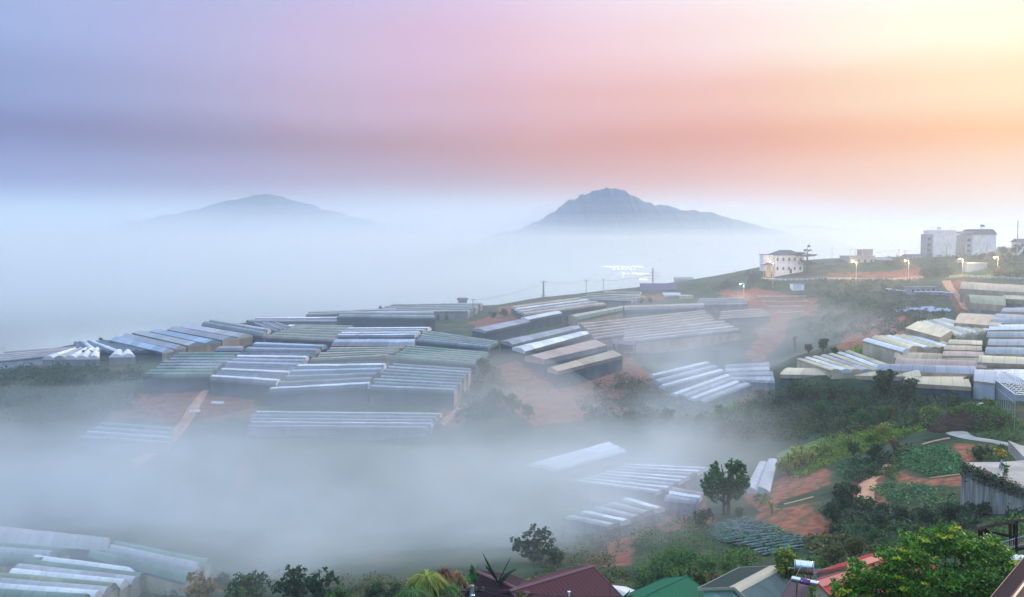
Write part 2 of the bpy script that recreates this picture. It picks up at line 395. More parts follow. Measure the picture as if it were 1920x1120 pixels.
# ------------------------------------------------------------------ ground
ys = [-40.0]
while ys[-1] < 9000: ys.append(ys[-1] + max(0.9, (ys[-1]) * 0.0085))
ys = np.array(ys); us = np.linspace(-1.35, 1.35, 420)
YY, UU = np.meshgrid(ys, us, indexing='ij'); XXm = UU * (YY * 0.62 + 60) ; 
far = np.clip((YY - 500) / 1500, 0, 1); XXm = XXm * (1 + far * 0.6)
ZZm = H(XXm, YY)
nr, nc = YY.shape
V = np.stack([XXm, YY, ZZm], -1).reshape(-1, 3)
idx = np.arange(nr * nc).reshape(nr, nc)
F = np.stack([idx[:-1, :-1], idx[:-1, 1:], idx[1:, 1:], idx[1:, :-1]], -1).reshape(-1, 4)
# land cover: weights per vertex for bare earth (orange), dry grass, bright green crop
def in_poly(px, py, poly):
    poly = np.array(poly, float); inside = np.zeros(px.shape, bool); j = len(poly) - 1
    for i in range(len(poly)):
        xi, yi = poly[i]; xj, yj = poly[j]
        c = ((yi > py) != (yj > py)) & (px < (xj - xi) * (py - yi) / (yj - yi + 1e-9) + xi); inside ^= c; j = i
    return inside
def ground_poly(pts, h=0.0): return [tuple(hit(x, y, h)[:2]) for x, y in pts]
EARTH = [
 [(240,742),(330,735),(470,748),(500,775),(380,785),(240,762)],
 [(220,770),(320,772),(350,790),(200,790)],
 [(930,690),(985,672),(1045,700),(1080,735),(1180,725),(1230,760),(1100,790),(1000,800),(930,740)],
 [(1060,690),(1190,670),(1230,730),(1100,760)],
 [(820,760),(880,755),(870,800),(830,800)],
 [(440,870),(480,870),(480,930),(440,930)],[(840,860),(880,870),(870,900),(845,895)],
 [(1210,950),(1330,930),(1330,990),(1150,1010),(1100,1060),(1180,1060)],
 [(1390,925),(1490,880),(1560,880),(1560,905),(1420,960)],
 [(1400,965),(1530,940),(1560,980),(1620,1000),(1500,1010)],
 [(1560,990),(1600,1000),(1680,1040),(1640,1060),(1560,1020)],
 [(1600,900),(1625,890),(1680,850),(1700,850),(1650,915),(1660,965),(1600,965)],
 [(1690,880),(1760,895),(1820,890),(1815,912),(1700,905)],
 [(1780,830),(1850,835),(1835,885),(1800,865)],
 [(1745,782),(1800,782),(1790,800),(1750,800)],
 [(1540,525),(1725,522),(1725,507),(1540,512)],[(1700,500),(1730,500),(1730,520),(1690,520)],
 [(1350,545),(1420,540),(1530,560),(1540,590),(1350,600)],
 [(1440,590),(1480,590),(1470,640),(1420,690),(1400,660)],
 [(1590,610),(1700,590),(1720,620),(1640,650),(1560,660)],
 [(1390,745),(1420,735),(1425,750),(1400,765)],
 [(880,605),(940,590),(990,580),(985,600),(900,620)],
 [(930,575),(1100,556),(1250,552),(1250,562),(1100,572),(950,590)],
 [(1775,530),(1810,525),(1830,585),(1800,600),(1780,560)],
]
LAWN = [
 [(1460,850),(1560,815),(1640,805),(1720,790),(1740,805),(1650,830),(1560,870),(1480,900)],
 [(1600,650),(1700,640),(1700,660),(1600,670)],
 [(1330,760),(1400,750),(1420,790),(1340,800)],
]
vx, vy = V[:, 0], V[:, 1]
jx = vx + 5 * fbm(vx / 9, vy / 9, 21, 3); jy = vy + 5 * fbm(vx / 9, vy / 9, 31, 3)
earth = np.zeros(len(V)); lawn = np.zeros(len(V))
for p in EARTH: earth[in_poly(jx, jy, ground_poly(p))] = 1
for p in LAWN: lawn[in_poly(jx, jy, ground_poly(p))] = 1
def blur(a, k=1):
    a = a.reshape(nr, nc).copy()
    for _ in range(k):
        b = a.copy(); b[1:-1, 1:-1] = (a[1:-1, 1:-1] * 2 + a[:-2, 1:-1] + a[2:, 1:-1] + a[1:-1, :-2] + a[1:-1, 2:]) / 6; a = b
    return a.ravel()
earth = blur(earth, 2); lawn = blur(lawn, 2)
gm, n, l, b = newmat("ground")
at = n.new("ShaderNodeAttribute"); at.attribute_name = "cover"
sx = n.new("ShaderNodeSeparateColor"); l.new(at.outputs["Color"], sx.inputs[0])
geo = n.new("ShaderNodeNewGeometry")
def nt(scale, det=5, st=(1,1,1)):
    mpn = n.new("ShaderNodeMapping"); mpn.inputs["Scale"].default_value = st; l.new(geo.outputs["Position"], mpn.inputs[0])
    t = n.new("ShaderNodeTexNoise"); t.inputs["Scale"].default_value = scale; t.inputs["Detail"].default_value = det; l.new(mpn.outputs[0], t.inputs["Vector"]); return t.outputs["Fac"]
def rmp(f, cs):
    r = n.new("ShaderNodeValToRGB"); els = r.color_ramp.elements
    while len(els) > 1: els.remove(els[-1])
    for i, (p, c) in enumerate(cs):
        e = els[0] if i == 0 else els.new(p); e.position = p; e.color = (*c, 1)
    l.new(f, r.inputs[0]); return r.outputs[0]
veg = rmp(nt(.12, 8), [(.3, (.014, .034, .026)), (.45, (.028, .055, .030)), (.55, (.048, .075, .032)), (.66, (.09, .080, .048)), (.76, (.15, .085, .055))])
soil = rmp(nt(.6, 12, (1, 1, 3)), [(.3, (.13, .05, .035)), (.45, (.24, .085, .05)), (.6, (.34, .13, .07)), (.72, (.15, .075, .05))])
zsep = n.new("ShaderNodeSeparateXYZ"); l.new(geo.outputs["Position"], zsep.inputs[0])
zz_ = n.new("ShaderNodeMath"); zz_.operation = 'MULTIPLY_ADD'; zz_.inputs[1].default_value = 4.0; l.new(nt(.11, 5), zz_.inputs[0]); l.new(zsep.outputs[2], zz_.inputs[2])
pp = n.new("ShaderNodeMath"); pp.operation = 'PINGPONG'; pp.inputs[1].default_value = .55; l.new(zz_.outputs[0], pp.inputs[0])
edge_ = n.new("ShaderNodeMapRange"); edge_.inputs["From Min"].default_value = .10; edge_.inputs["From Max"].default_value = .26; edge_.inputs["To Min"].default_value = .5; edge_.inputs["To Max"].default_value = 0; l.new(pp.outputs[0], edge_.inputs["Value"])
crop = rmp(nt(.5, 6), [(.3, (.05, .11, .025)), (.55, (.12, .20, .04)), (.7, (.2, .26, .06))])
def mixc(f, a_, b_):
    x = n.new("ShaderNodeMix"); x.data_type = 'RGBA'; l.new(f, x.inputs[0]); l.new(a_, x.inputs[6]); l.new(b_, x.inputs[7]); return x.outputs[2]
def mth(op, a_, b_):
    x = n.new("ShaderNodeMath"); x.operation = op; x.use_clamp = True
    for i, v in enumerate((a_, b_)):
        if isinstance(v, float): x.inputs[i].default_value = v
        else: l.new(v, x.inputs[i])
    return x.outputs[0]
def sharpen(f, noise):
    s = mth('ADD', f, mth('MULTIPLY', noise, .8)); r = n.new("ShaderNodeMapRange"); r.inputs["From Min"].default_value = .74; r.inputs["From Max"].default_value = .98; l.new(s, r.inputs["Value"]); return r.outputs[0]
nn = nt(.35, 6)
c = mixc(sharpen(sx.outputs[1], nn), veg, crop); soil = mixc(edge_.outputs[0], soil, veg); c = mixc(sharpen(sx.outputs[0], nn), c, soil)
l.new(c, b.inputs["Base Color"]); b.inputs["Roughness"].default_value = .95; b.inputs["Specular IOR Level"].default_value = .1
bn = n.new("ShaderNodeBump"); bn.inputs["Strength"].default_value = .8; bn.inputs["Distance"].default_value = .6; l.new(nt(.6, 8), bn.inputs["Height"]); l.new(bn.outputs[0], b.inputs["Normal"])
ground = fast_mesh("ground", V, F, gm, smooth=True); ground["kind"] = "structure"
ca = ground.data.color_attributes.new("cover", 'FLOAT_COLOR', 'POINT')
ca.data.foreach_set("color", np.stack([earth, lawn, earth * 0, earth * 0 + 1], -1).astype('f').ravel())

# ------------------------------------------------------------------ mountains
mt_mat = noise_mat("mountain_forest_hazed", (.012, .06, .13), (.02, .08, .155), .02, 1.0, coord="Object", spec=.05)  # forest colour pushed to blue: distance haze put into the base colour
def mountain(name, prof, Y, depth, seed):
    """prof: ridge line (px,py); a real ridge that falls away in front and behind"""
    xs = np.linspace(prof[0][0], prof[-1][0], 700); yy = np.interp(xs, [p[0] for p in prof], [p[1] for p in prof])
    yy = yy + 4.0 * (vnoise(xs / 3.6, xs * 0, seed) - .5) + 3 * (vnoise(xs / 8, xs * 0, seed + 8) - .5) + 5 * (vnoise(xs / 17.0, xs * 0, seed + 3) - .5)
    X = (xs - CX) / FPX * Y; Zr = (HOR - yy) / FPX * Y
    ts = np.linspace(-1, 1, 41); Vv = []
    for t in ts:
        fall = np.cos(abs(t) * math.pi / 2) ** 1.5 if abs(t) < 1 else 0.0
        z = -80 + (Zr + 80) * fall
        z = z + 4 * fbm(X / 60, X * 0 + t * depth / 60, seed) * (1 - fall) * (1 if abs(t) < 1 else 0)
        yv = Y + t * depth
        Vv.append(np.stack([X * (1 + 0.0 * t), X * 0 + yv, z], -1))
    Vv = np.array(Vv); a_, b_ = Vv.shape[:2]; ix = np.arange(a_ * b_).reshape(a_, b_)
    Ff = np.stack([ix[:-1, :-1], ix[:-1, 1:], ix[1:, 1:], ix[1:, :-1]], -1).reshape(-1, 4)
    o = fast_mesh(name, Vv.reshape(-1, 3), Ff, mt_mat, smooth=True); o["kind"] = "structure"; return o
mountain("mountain", [(900,446),(960,432),(1005,418),(1040,396),(1065,378),(1095,367),(1120,356),(1135,353),(1160,357),(1180,369),(1203,381),(1240,389),(1290,397),(1340,405),(1380,414),(1420,426),(1480,440),(1560,452)], 1500, 380, 3)
mountain("mountain", [(200,432),(280,411),(350,403),(400,390),(440,379),(470,370),(500,367),(530,371),(560,378),(600,391),(640,402),(680,412),(740,424),(800,428),(900,432),(1000,442)], 2000, 480, 9)
mountain("hill", [(380,462),(560,452),(760,440),(900,432),(1100,440),(1400,430),(1500,424),(1560,428),(1700,445),(1900,452)], 2600, 420, 17)

# ------------------------------------------------------------------ haze and fog
hz, _, _, _ = volmat("haze_air", 0.00028, (0.74, 0.90, 1.0), 0.4)
hb = MB().box((0, 4500, -57), (26000, 10400, 364)); ho = hb.build("haze", hz); ho["kind"] = "stuff"

def fog_slab(name, x0, x1, y0, y1, ztop, zbot, dens, amp, sc, seed, g=.4, nx=50, ny=50, edge=0.15, col=(.90, .97, 1)):
    """closed body of fog with a gently rolling top that thins to nothing at its edges"""
    gx_ = np.linspace(x0, x1, nx); gy_ = np.linspace(y0, y1, ny); X, Y = np.meshgrid(gx_, gy_, indexing='ij')
    u = (X - x0) / (x1 - x0); v = (Y - y0) / (y1 - y0)
    ex, ey = edge if isinstance(edge, tuple) else (edge, edge); e = np.clip(np.minimum(np.minimum(u, 1 - u) / ex, np.minimum(v, 1 - v) / ey), 0, 1); e = e * e * (3 - 2 * e)
    zt = ztop + amp * 2 * fbm(X / sc, Y / sc, seed, 3)
    zt = zbot + .3 + (zt - zbot) * (.02 + .98 * e)
    top = np.stack([X, Y, zt], -1).reshape(-1, 3); bot = np.stack([X, Y, X * 0 + zbot], -1).reshape(-1, 3)
    ix = np.arange(nx * ny).reshape(nx, ny); N = nx * ny
    T = np.stack([ix[:-1, :-1], ix[1:, :-1], ix[1:, 1:], ix[:-1, 1:]], -1).reshape(-1, 4)
    B = T[:, ::-1] + N
    def side(a_): a_ = np.array(a_); return np.stack([a_[1:], a_[:-1], a_[:-1] + N, a_[1:] + N], -1)
    Ff = np.vstack([T, B, side(ix[:, 0]), side(ix[::-1, -1]), side(ix[::-1, 0].T) * 0 + side(ix[0, ::-1]), side(ix[-1, :])])
    m, _, _, _ = volmat(name + "_air", dens, col, g)
    o = fast_mesh(name, np.vstack([top, bot]), Ff, m); o["kind"] = "stuff"; return o
# far bank beyond the crest: nested layers, so it thickens downward
for i, (zt, dn, y0) in enumerate([(-24, .0018, 425), (-14, .0010, 520), (-4, .0007, 620), (6, .0007, 720), (15, .0007, 800), (24, .0006, 860), (33, .0006, 860), (43, .0006, 850), (54, .0006, 850), (66, .0005, 850), (79, .0003, 850), (93, .0002, 800)]):
    fog_slab("fog", -4200, 4200 if zt < 0 else 1300 if zt < 40 else 850, y0, 6200 if zt < 40 else 2500, zt, -110, dn, (5 + i) if zt < 0 else 4.5, 220 if zt < 0 else 520, 40 + i, nx=90, ny=90, edge=.01 if zt < 0 else (.09, .02 if zt < 40 else .27))
fog_slab("mist", -700, 700, 190, 1000, 6, -110, .0011, 3, 160, 77, edge=.12)
fog_slab("mist", -330, 96, 80, 330, -35, -90, .0075, 7, 40, 78, edge=.22)
# valley fog: one closed body, density from height and slow noise
def valley_fog(name, box, nodes_fn, step):
    x0, x1, y0, y1, z0, z1 = box
    m, n, l, v = volmat(name + "_air", 0.0, (.93, .975, 1), .25)
    geo = n.new("ShaderNodeNewGeometry"); sxx = n.new("ShaderNodeSeparateXYZ"); l.new(geo.outputs["Position"], sxx.inputs[0])
    def M(op, a_, b_=None, clamp=False):
        q = n.new("ShaderNodeMath"); q.operation = op; q.use_clamp = clamp
        for i, w in enumerate((a_, b_)):
            if w is None: continue
            if isinstance(w, (int, float)): q.inputs[i].default_value = w
            else: l.new(w, q.inputs[i])
        return q.outputs[0]
    def SS(x, a_, b_):
        q = n.new("ShaderNodeMapRange"); q.interpolation_type = 'SMOOTHSTEP'; q.inputs["From Min"].default_value = a_; q.inputs["From Max"].default_value = b_; l.new(x, q.inputs["Value"]); return q.outputs[0]
    def NZ(scale, st, det=2):
        mpn = n.new("ShaderNodeMapping"); mpn.inputs["Scale"].default_value = st; l.new(geo.outputs["Position"], mpn.inputs[0])
        t = n.new("ShaderNodeTexNoise"); t.inputs["Scale"].default_value = scale; t.inputs["Detail"].default_value = det; l.new(mpn.outputs[0], t.inputs["Vector"]); return t.outputs["Fac"]
    dens = nodes_fn(sxx, M, SS, NZ)
    l.new(dens, v.inputs["Density"])
    try: m.cycles.volume_step_rate = step
    except Exception: pass
    o = MB().box(((x0 + x1) / 2, (y0 + y1) / 2, (z0 + z1) / 2), (x1 - x0, y1 - y0, z1 - z0)).build(name, m); o["kind"] = "stuff"; return o
def f_valley(s, M, SS, NZ):
    x, y, z = s.outputs
    wob = M('MULTIPLY', M('SUBTRACT', NZ(.016, (1, 1, 1.5), 3), .5), 30)
    zz = M('ADD', z, wob)
    # the fog climbs the bowl between the hill and the right slope, thinning as it goes
    bowl = M('MULTIPLY', SS(x, 5, 60), SS(y, 230, 310)); zz = M('SUBTRACT', zz, M('MULTIPLY', bowl, 17))
    f = SS(zz, -35, -60)
    near = SS(M('ADD', y, M('MULTIPLY', SS(x, -75, -30), 30)), 138, 186)
    right = SS(M('ADD', x, M('MULTIPLY', y, -.27)), 76, 20)
    wisp = M('ADD', M('MULTIPLY', SS(NZ(.045, (1, 1.7, 1.5), 5), .38, .64), 1.4), .22)
    q = M('MULTIPLY', M('MULTIPLY', f, near), M('MULTIPLY', right, wisp))
    return M('MULTIPLY', M('MULTIPLY', q, M('SUBTRACT', 1.0, M('MULTIPLY', bowl, .5))), .033)
valley_fog("fog", (-330, 130, 100, 430, -90, -22), f_valley, .35)
# ------------------------------------------------------------------ greenhouses
FILM = {
 'white': film("film_white", (.76,.77,.78), .35, .2, .4), 'blue': film("film_blue", (.36,.45,.56), .3, .3), 'lilac': film("film_lilac", (.34,.34,.38), .35, .3),
 'grey': film("film_grey", (.29,.33,.35), .4, .4), 'green': film("film_green", (.22,.30,.25), .4, .4), 'olive': film("film_olive", (.29,.32,.21), .4, .5),
 'tan': film("film_tan", (.52,.40,.27), .45, .35), 'pink': film("film_pink", (.48,.35,.29), .5, .4), 'cream': film("film_cream", (.66,.55,.36), .4, .3),
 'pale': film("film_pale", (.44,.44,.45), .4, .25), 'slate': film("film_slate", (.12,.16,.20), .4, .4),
 'shgrey': film("shade_grey", (.20,.22,.25), .5, .5), 'shgreen': film("shade_green", (.13,.18,.15), .5, .5), 'shtan': film("shade_tan", (.24,.21,.19), .5, .5),  # dark tones standing in for the shaded lower side of the arches
 'net': noise_mat("net_dark", (.03,.06,.085), (.06,.10,.13), .4, .9, stretch=(1,1,.3)),
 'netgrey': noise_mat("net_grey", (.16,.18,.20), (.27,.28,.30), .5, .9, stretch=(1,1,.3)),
 'wcream': noise_mat("wall_cream", (.40,.35,.24), (.60,.53,.38), .4, .7, stretch=(1,1,.3)),
 'wtan': noise_mat("wall_tan", (.32,.25,.18), (.50,.38,.25), .4, .8, stretch=(1,1,.3)),
 'wpale': noise_mat("wall_pale", (.36,.40,.44), (.52,.55,.58), .4, .7, stretch=(1,1,.3)),
}
def greenhouse(label, quad, n, cols, h=3.0, rise=.9, wall='net', endw=None, shape='arch', group=None, jag=.6, end_open=False, lo=30, peak=.5, vent=None, shadem=None, name="greenhouse"):
    """quad: pixels of the roof P00,P10,P11,P01; tunnels run P00->P10 and repeat toward P01"""
    if group == GR:
        qx, qy = sum(q[0] for q in quad) / 4, sum(q[1] for q in quad) / 4; quad = [(qx + (q[0] - qx) * 1.07, qy + (q[1] - qy) * 1.10) for q in quad]
    ax = abs(quad[1][0] - quad[0][0]) > 2.2 * abs(quad[1][1] - quad[0][1])
    if vent is None: vent = 2 if (group in (GL, GV) and ax) else 0  # vent: rows of arch faces painted darker as the shaded side
    shadem = shadem or (('slate', 'shgrey', 'shgreen', 'slate', 'shtan')[hash_(label) % 5] if group == GL else 'netgrey' if group in (GV, GN) else 'wtan')
    if shadem == 'slate' and ('tan' in cols or 'pink' in cols or 'cream' in cols): shadem = 'shtan'
    if group in (GL,) and ax and n >= 3: n = int(n * 1.25 + .5)
    rnd = np.random.RandomState(abs(hash_(label)) % 99999)
    C = [hit(x, y, h, lo) for x, y in quad]
    o0 = (C[0] + C[1] + C[2] + C[3]) / 4; o0 = Vector((o0.x, o0.y, h1(o0.x, o0.y)))
    root = empty(name, o0, label, "greenhouse", group)
    def bl(s, t): return (C[0] * (1 - s) + C[1] * s) * (1 - t) + (C[3] * (1 - s) + C[2] * s) * t
    L = ((C[1] - C[0]).length + (C[2] - C[3]).length) / 2; W = ((C[3] - C[0]).length + (C[2] - C[1]).length) / 2
    ns = max(6, int(L / 2.5)); w = W / n
    rs = min(rise * .8, w * .4)
    K = 9 if shape == 'arch' else 2
    bases = []; offs = []
    for i in range(n):
        j0 = rnd.uniform(-jag, jag) / max(L, 1); j1 = rnd.uniform(-jag, jag) / max(L, 1); offs.append((j0, j1))
    zs = {}
    for i in range(n):
        t0, t1 = i / n, (i + 1) / n; j0, j1 = offs[i]
        step = abs(bl(.5, t1).z - bl(.5, t0).z)
        sk = step / 2 + .35
        verts = []; faces = []; uvs = []
        prof = []  # (v, dz, ring group)
        for k in range(K + 1):
            v = k / K
            if shape == 'arch': dz = rs * math.sin(math.pi * v) ** .75
            else: v = (0, peak, 1)[k]; dz = (0, rs, 0)[k]
            prof.append((v, dz))
        sag = rnd.uniform(-.06, .06, ns + 1)
        rings = []
        for a in range(ns + 1):
            s = a / ns; s = s * (1 + j1 - j0) + j0
            A_, B_ = bl(s, t0), bl(s, t1); zb = (A_.z + B_.z) / 2 + sag[a] * .5
            zs[(i, a)] = zb
            row = []
            for v, dz in prof:
                p = A_ * (1 - v) + B_ * v
                row.append((p.x, p.y, zb + dz * (1 + .02 * sag[a] / .06)))
            rings.append((row, (A_.x, A_.y, zb), (B_.x, B_.y, zb), s))
        # arch surface
        base = 0
        for row, A_, B_, s in rings:
            for (v, dz), p in zip(prof, row): verts.append(p); uvs.append((s * L, v * w + i * 31.7))
        m = len(prof)
        for a in range(ns):
            for k in range(m - 1):
                faces.append((a * m + k, (a + 1) * m + k, (a + 1) * m + k + 1, a * m + k + 1))
        nsm = len(faces)
        if shape != 'arch':   # separate the two pitches so the ridge stays crisp
            nsm = 0
        # skirts
        for side in (1, 2):
            b0 = len(verts)
            for r in rings:
                q = r[side]; verts.append(q); verts.append((q[0], q[1], q[2] - sk)); uvs += [(r[3] * L, 0), (r[3] * L, sk)]
            for a in range(ns):
                f = (b0 + 2 * a, b0 + 2 * a + 1, b0 + 2 * a + 3, b0 + 2 * a + 2); faces.append(f if side == 1 else f[::-1])
        if not end_open:
            for r, fl in ((rings[0], 0), (rings[-1], 1)):
                b0 = len(verts)
                pts = [(r[1][0], r[1][1], r[1][2] - sk)] + r[0] + [(r[2][0], r[2][1], r[2][2] - sk)]
                verts += pts; uvs += [(0.6, p[2] * .3) for p in pts]
                f = tuple(range(b0, b0 + len(pts))); faces.append(f if fl == 0 else f[::-1])
        verts = [(v[0] - o0.x, v[1] - o0.y, v[2] - o0.z) for v in verts]
        c = cols[i % len(cols)]
        mi = [0] * len(faces)
        if vent and shape == 'arch':   # shaded near side of each arch, painted as a darker strip along its foot
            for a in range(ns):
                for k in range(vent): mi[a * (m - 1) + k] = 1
        for q_ in range(ns * (m - 1), ns * (m - 1) + ns): mi[q_] = 1  # near-side skirt gets the same painted shade tone
        ob = mesh_obj("roof_span", verts, faces, None, root, uvs=uvs, mats=[FILM[c], FILM[shadem]], midx=mi)
        if nsm: ob.data.polygons.foreach_set("use_smooth", [True] * nsm + [False] * (len(faces) - nsm))
    # walls
    wm = FILM[wall]; em = FILM[endw or wall]
    for t, i in ((0.0, 0), (1.0, n - 1)):
        vs = []; fs = []
        for a in range(ns + 1):
            s = a / ns; s = s * (1 + offs[i][1] - offs[i][0]) + offs[i][0]
            p = bl(s, t + (.004 if t == 0 else -.004)); zt = zs[(i, a)] - .05; g = min(h1(p.x, p.y), zt - .5) - .4
            vs += [(p.x - o0.x, p.y - o0.y, zt - o0.z), (p.x - o0.x, p.y - o0.y, g - o0.z)]
        for a in range(ns): fs.append((2 * a, 2 * a + 1, 2 * a + 3, 2 * a + 2) if t == 0 else (2 * a + 2, 2 * a + 3, 2 * a + 1, 2 * a))
        mesh_obj("side_wall", vs, fs, wm, root)
    for e in (0, 1):
        vs = []; fs = []
        for i in range(n):
            for t in (i / n, (i + 1) / n):
                s = offs[i][0] + .002 if e == 0 else 1 + offs[i][1] - .002
                p = bl(s, t); zt = zs[(i, 0 if e == 0 else ns)] - .06; g = min(h1(p.x, p.y), zt - .5) - .4
                vs += [(p.x - o0.x, p.y - o0.y, zt - o0.z), (p.x - o0.x, p.y - o0.y, g - o0.z)]
        for i in range(2 * n - 1):
            fs.append((2 * i, 2 * i + 1, 2 * i + 3, 2 * i + 2))
        mesh_obj("end_wall", vs, fs, em, root)
    return root
def hash_(s):
    h = 7
    for ch in s: h = (h * 131 + ord(ch)) & 0x7fffffff
    return h
GL = "greenhouses on the hill across the valley"; GR = "greenhouses stepping down the right slope"; GV = "greenhouses sunk in the valley fog"; GN = "tunnel greenhouses in the near valley"
G = greenhouse
# left end of the hill
G("low white film greenhouse with rounded arches at the far left tip of the hill", [(78,673),(135,657),(188,655),(186,672)], 4, ['white','pale','white','white'], 2.6, 1.1, 'netgrey', group=GL)
G("two white arches beside the dark green halls at the left of the hill", [(204,669),(216,659),(246,659),(254,668)], 2, ['white'], 2.6, 1.0, 'netgrey', group=GL)
G("flat pale pink greenhouse at the photo's left edge behind the arches", [(-30,682),(100,668),(150,650),(10,660)], 4, ['pink','pale'], 2.4, .5, 'wpale', group=GL)
G("dark teal hall with thin white ridges left of the ridge top tree", [(150,661),(138,643),(170,641),(200,659)], 4, ['slate','slate','white','slate'], 2.8, .7, 'net', group=GL)
G("dark green hall between the small round tree and the pale panelled roofs", [(200,661),(163,642),(200,640),(278,659)], 5, ['slate','white','slate','slate','slate'], 2.8, .7, 'net', group=GL)
G("pale panelled roof nearest the left end of the panelled rows", [(206,638),(304,662),(350,650),(246,627)], 2, ['blue','lilac'], 3.4, 1.2, 'net', 'netgrey', 'gable', GL, .3)
G("pale panelled roof in the middle of the three panelled rows", [(247,626),(352,649),(415,640),(311,620)], 2, ['pale','blue'], 3.4, 1.2, 'net', 'wtan', 'gable', GL, .3)
G("pale panelled roof just below the long green tunnel on the crest", [(312,619),(416,639),(474,628),(362,610)], 2, ['lilac','pale'], 3.4, 1.2, 'net', 'wtan', 'gable', GL, .3)
G("long green rounded tunnel running along the left crest", [(379,611),(492,632),(508,620),(405,603)], 2, ['green','pale'], 3.0, 1.6, 'net', 'netgrey', group=GL)
G("narrow lilac striped greenhouse between the green tunnel and the white tip", [(462,602),(516,622),(548,615),(500,599)], 5, ['lilac','slate','pale'], 2.6, .6, 'net', group=GL)
G("small white roof at the end of the green rows near the crest", [(534,617),(566,617),(568,610),(545,609)], 1, ['white'], 2.8, 1, 'wpale', group=GL)
G("long pale strip of roofs on the skyline left of the dark walled hall", [(470,604),(632,605),(640,594),(480,596)], 2, ['pale','white'], 3, .6, 'netgrey', group=GL)
G("lilac greenhouse running away on the skyline behind the dark walled hall", [(573,592),(735,587),(745,578),(585,585)], 2, ['lilac','pale'], 3, .6, 'netgrey', group=GL)
G("wide pale greenhouse highest on the hill crest beneath the small trees", [(690,588),(878,585),(905,569),(742,571)], 4, ['pale','lilac','pale','lilac'], 3, .6, 'netgrey', group=GL)
G("long hall with a tall dark teal front wall near the crest", [(630,595),(818,598),(812,584),(655,585)], 2, ['green','pale'], 5.0, .8, 'net', group=GL)
G("dull green ribbed greenhouse left of the bright white ridges", [(497,634),(628,641),(662,612),(560,611)], 5, ['green','olive','green','green','olive'], 3, 1.0, 'net', group=GL)
G("lilac two span greenhouse below the dull green ribs", [(455,661),(592,663),(614,648),(487,642)], 2, ['lilac','blue'], 3.2, 1.1, 'net', group=GL)
G("short lilac greenhouse against the panelled roofs", [(398,661),(452,661),(458,648),(420,648)], 1, ['lilac'], 3, 1.0, 'net', group=GL)
G("grey green six span greenhouse at the lower left corner of the hill", [(268,708),(390,708),(452,664),(338,664)], 6, ['green','green','grey','lilac','lilac','grey'], 3.8, 1.2, 'net', group=GL)
G("blue grey stepped greenhouse whose lowest span is a thin white roll", [(392,713),(520,722),(590,664),(455,664)], 6, ['white','slate','white','slate','blue','lilac'], 4.6, 1.3, 'net', group=GL)
G("wide grey olive greenhouse with one bright lowest span in the middle of the hill", [(505,739),(690,728),(722,684),(567,685)], 4, ['white','olive','grey','blue'], 4.2, 1.3, 'net', 'netgrey', group=GL)
G("brownish purple ribbed greenhouse behind the lone power pole", [(583,678),(726,670),(762,652),(622,653)], 4, ['tan','lilac','tan','grey'], 3.4, .8, 'net', 'netgrey', group=GL)
G("blue film greenhouse below two white ridges", [(620,652),(772,652),(780,636),(636,636)], 1, ['blue'], 3.2, 1.6, 'net', group=GL)
G("greenhouse of two bright white ridges on the upper middle of the hill", [(632,634),(774,633),(808,616),(655,617)], 3, ['white','white','pale'], 3.2, 1.2, 'net', group=GL)
G("mossy ribbed greenhouse sloping right beside the brown roofed house", [(782,641),(916,654),(938,643),(800,622)], 4, ['grey','green','olive','olive'], 3.2, 1.0, 'net', group=GL)
G("olive ribbed greenhouse with a dark front above the lowest right block", [(733,673),(890,686),(916,663),(768,650)], 5, ['green','olive','green','olive','green'], 3.6, 1.0, 'net', group=GL)
G("grey green ribbed greenhouse lowest at the right corner of the left rows", [(690,731),(850,738),(884,694),(738,684)], 6, ['pale','green','lilac','green','green','grey'], 4.6, 1.1, 'net', 'wtan', group=GL)
# right half of the hill
G("grey hall with a dark side wall beside the orange bank", [(912,624),(994,606),(972,597),(886,614)], 1, ['lilac'], 3.8, .6, 'net', shape='gable', group=GL)
G("single white roofed shed with a dark wall under the skyline greenhouse", [(992,602),(1053,589),(1040,582),(978,593)], 1, ['white'], 3.8, .6, 'net', shape='gable', group=GL)
G("two span greenhouse with clean white ridges right of the dark bushes", [(985,662),(1106,629),(1073,608),(938,637)], 2, ['white','lilac'], 4.0, .9, 'net', shape='gable', group=GL, peak=.3)
G("grey pink sloping roof third in the stair of halls", [(1022,682),(1138,654),(1108,632),(985,661)], 1, ['pink'], 4.4, .9, 'net', shape='gable', group=GL, peak=.7)
G("tan sloping roof lowest in the stair of halls", [(1046,702),(1168,670),(1142,655),(1026,686)], 1, ['tan'], 4.6, .9, 'net', shape='gable', group=GL, peak=.7)
G("broad pale tan greenhouse on the skyline near the tall pole", [(985,592),(1138,572),(1080,559),(958,575)], 3, ['tan','pale','white'], 3.4, .8, 'net', group=GL)
G("pale flat greenhouse at the back of the crest left of the purple roofed house", [(1080,562),(1185,566),(1210,556),(1110,550)], 3, ['pale','tan'], 3, .5, 'netgrey', group=GL)
G("long rounded tunnel whose wall glows yellow on the right of the crest", [(1084,604),(1170,584),(1168,575),(1062,590)], 1, ['tan'], 3.4, 1.6, 'wtan', group=GL)
G("straight tunnel continuing the yellow one to the right", [(1171,585),(1319,579),(1315,570),(1168,574)], 1, ['tan'], 3.4, 1.6, 'net', 'wtan', group=GL)
G("wide reddish film roof in front of the long tunnels", [(1115,638),(1345,606),(1318,582),(1086,607)], 5, ['pink','pink','tan','pink','tan'], 3.0, .7, 'wtan', group=GL)
G("beige curved roof reaching furthest right into the fog", [(1168,645),(1388,622),(1352,603),(1170,625)], 3, ['tan','cream','tan'], 3.4, 1.0, 'wtan', group=GL)
G("faint tan terraced roof right of the cream shed on the crest", [(1303,574),(1402,572),(1396,559),(1312,560)], 3, ['tan','pink','tan'], 2.4, .6, 'netgrey', group=GL)
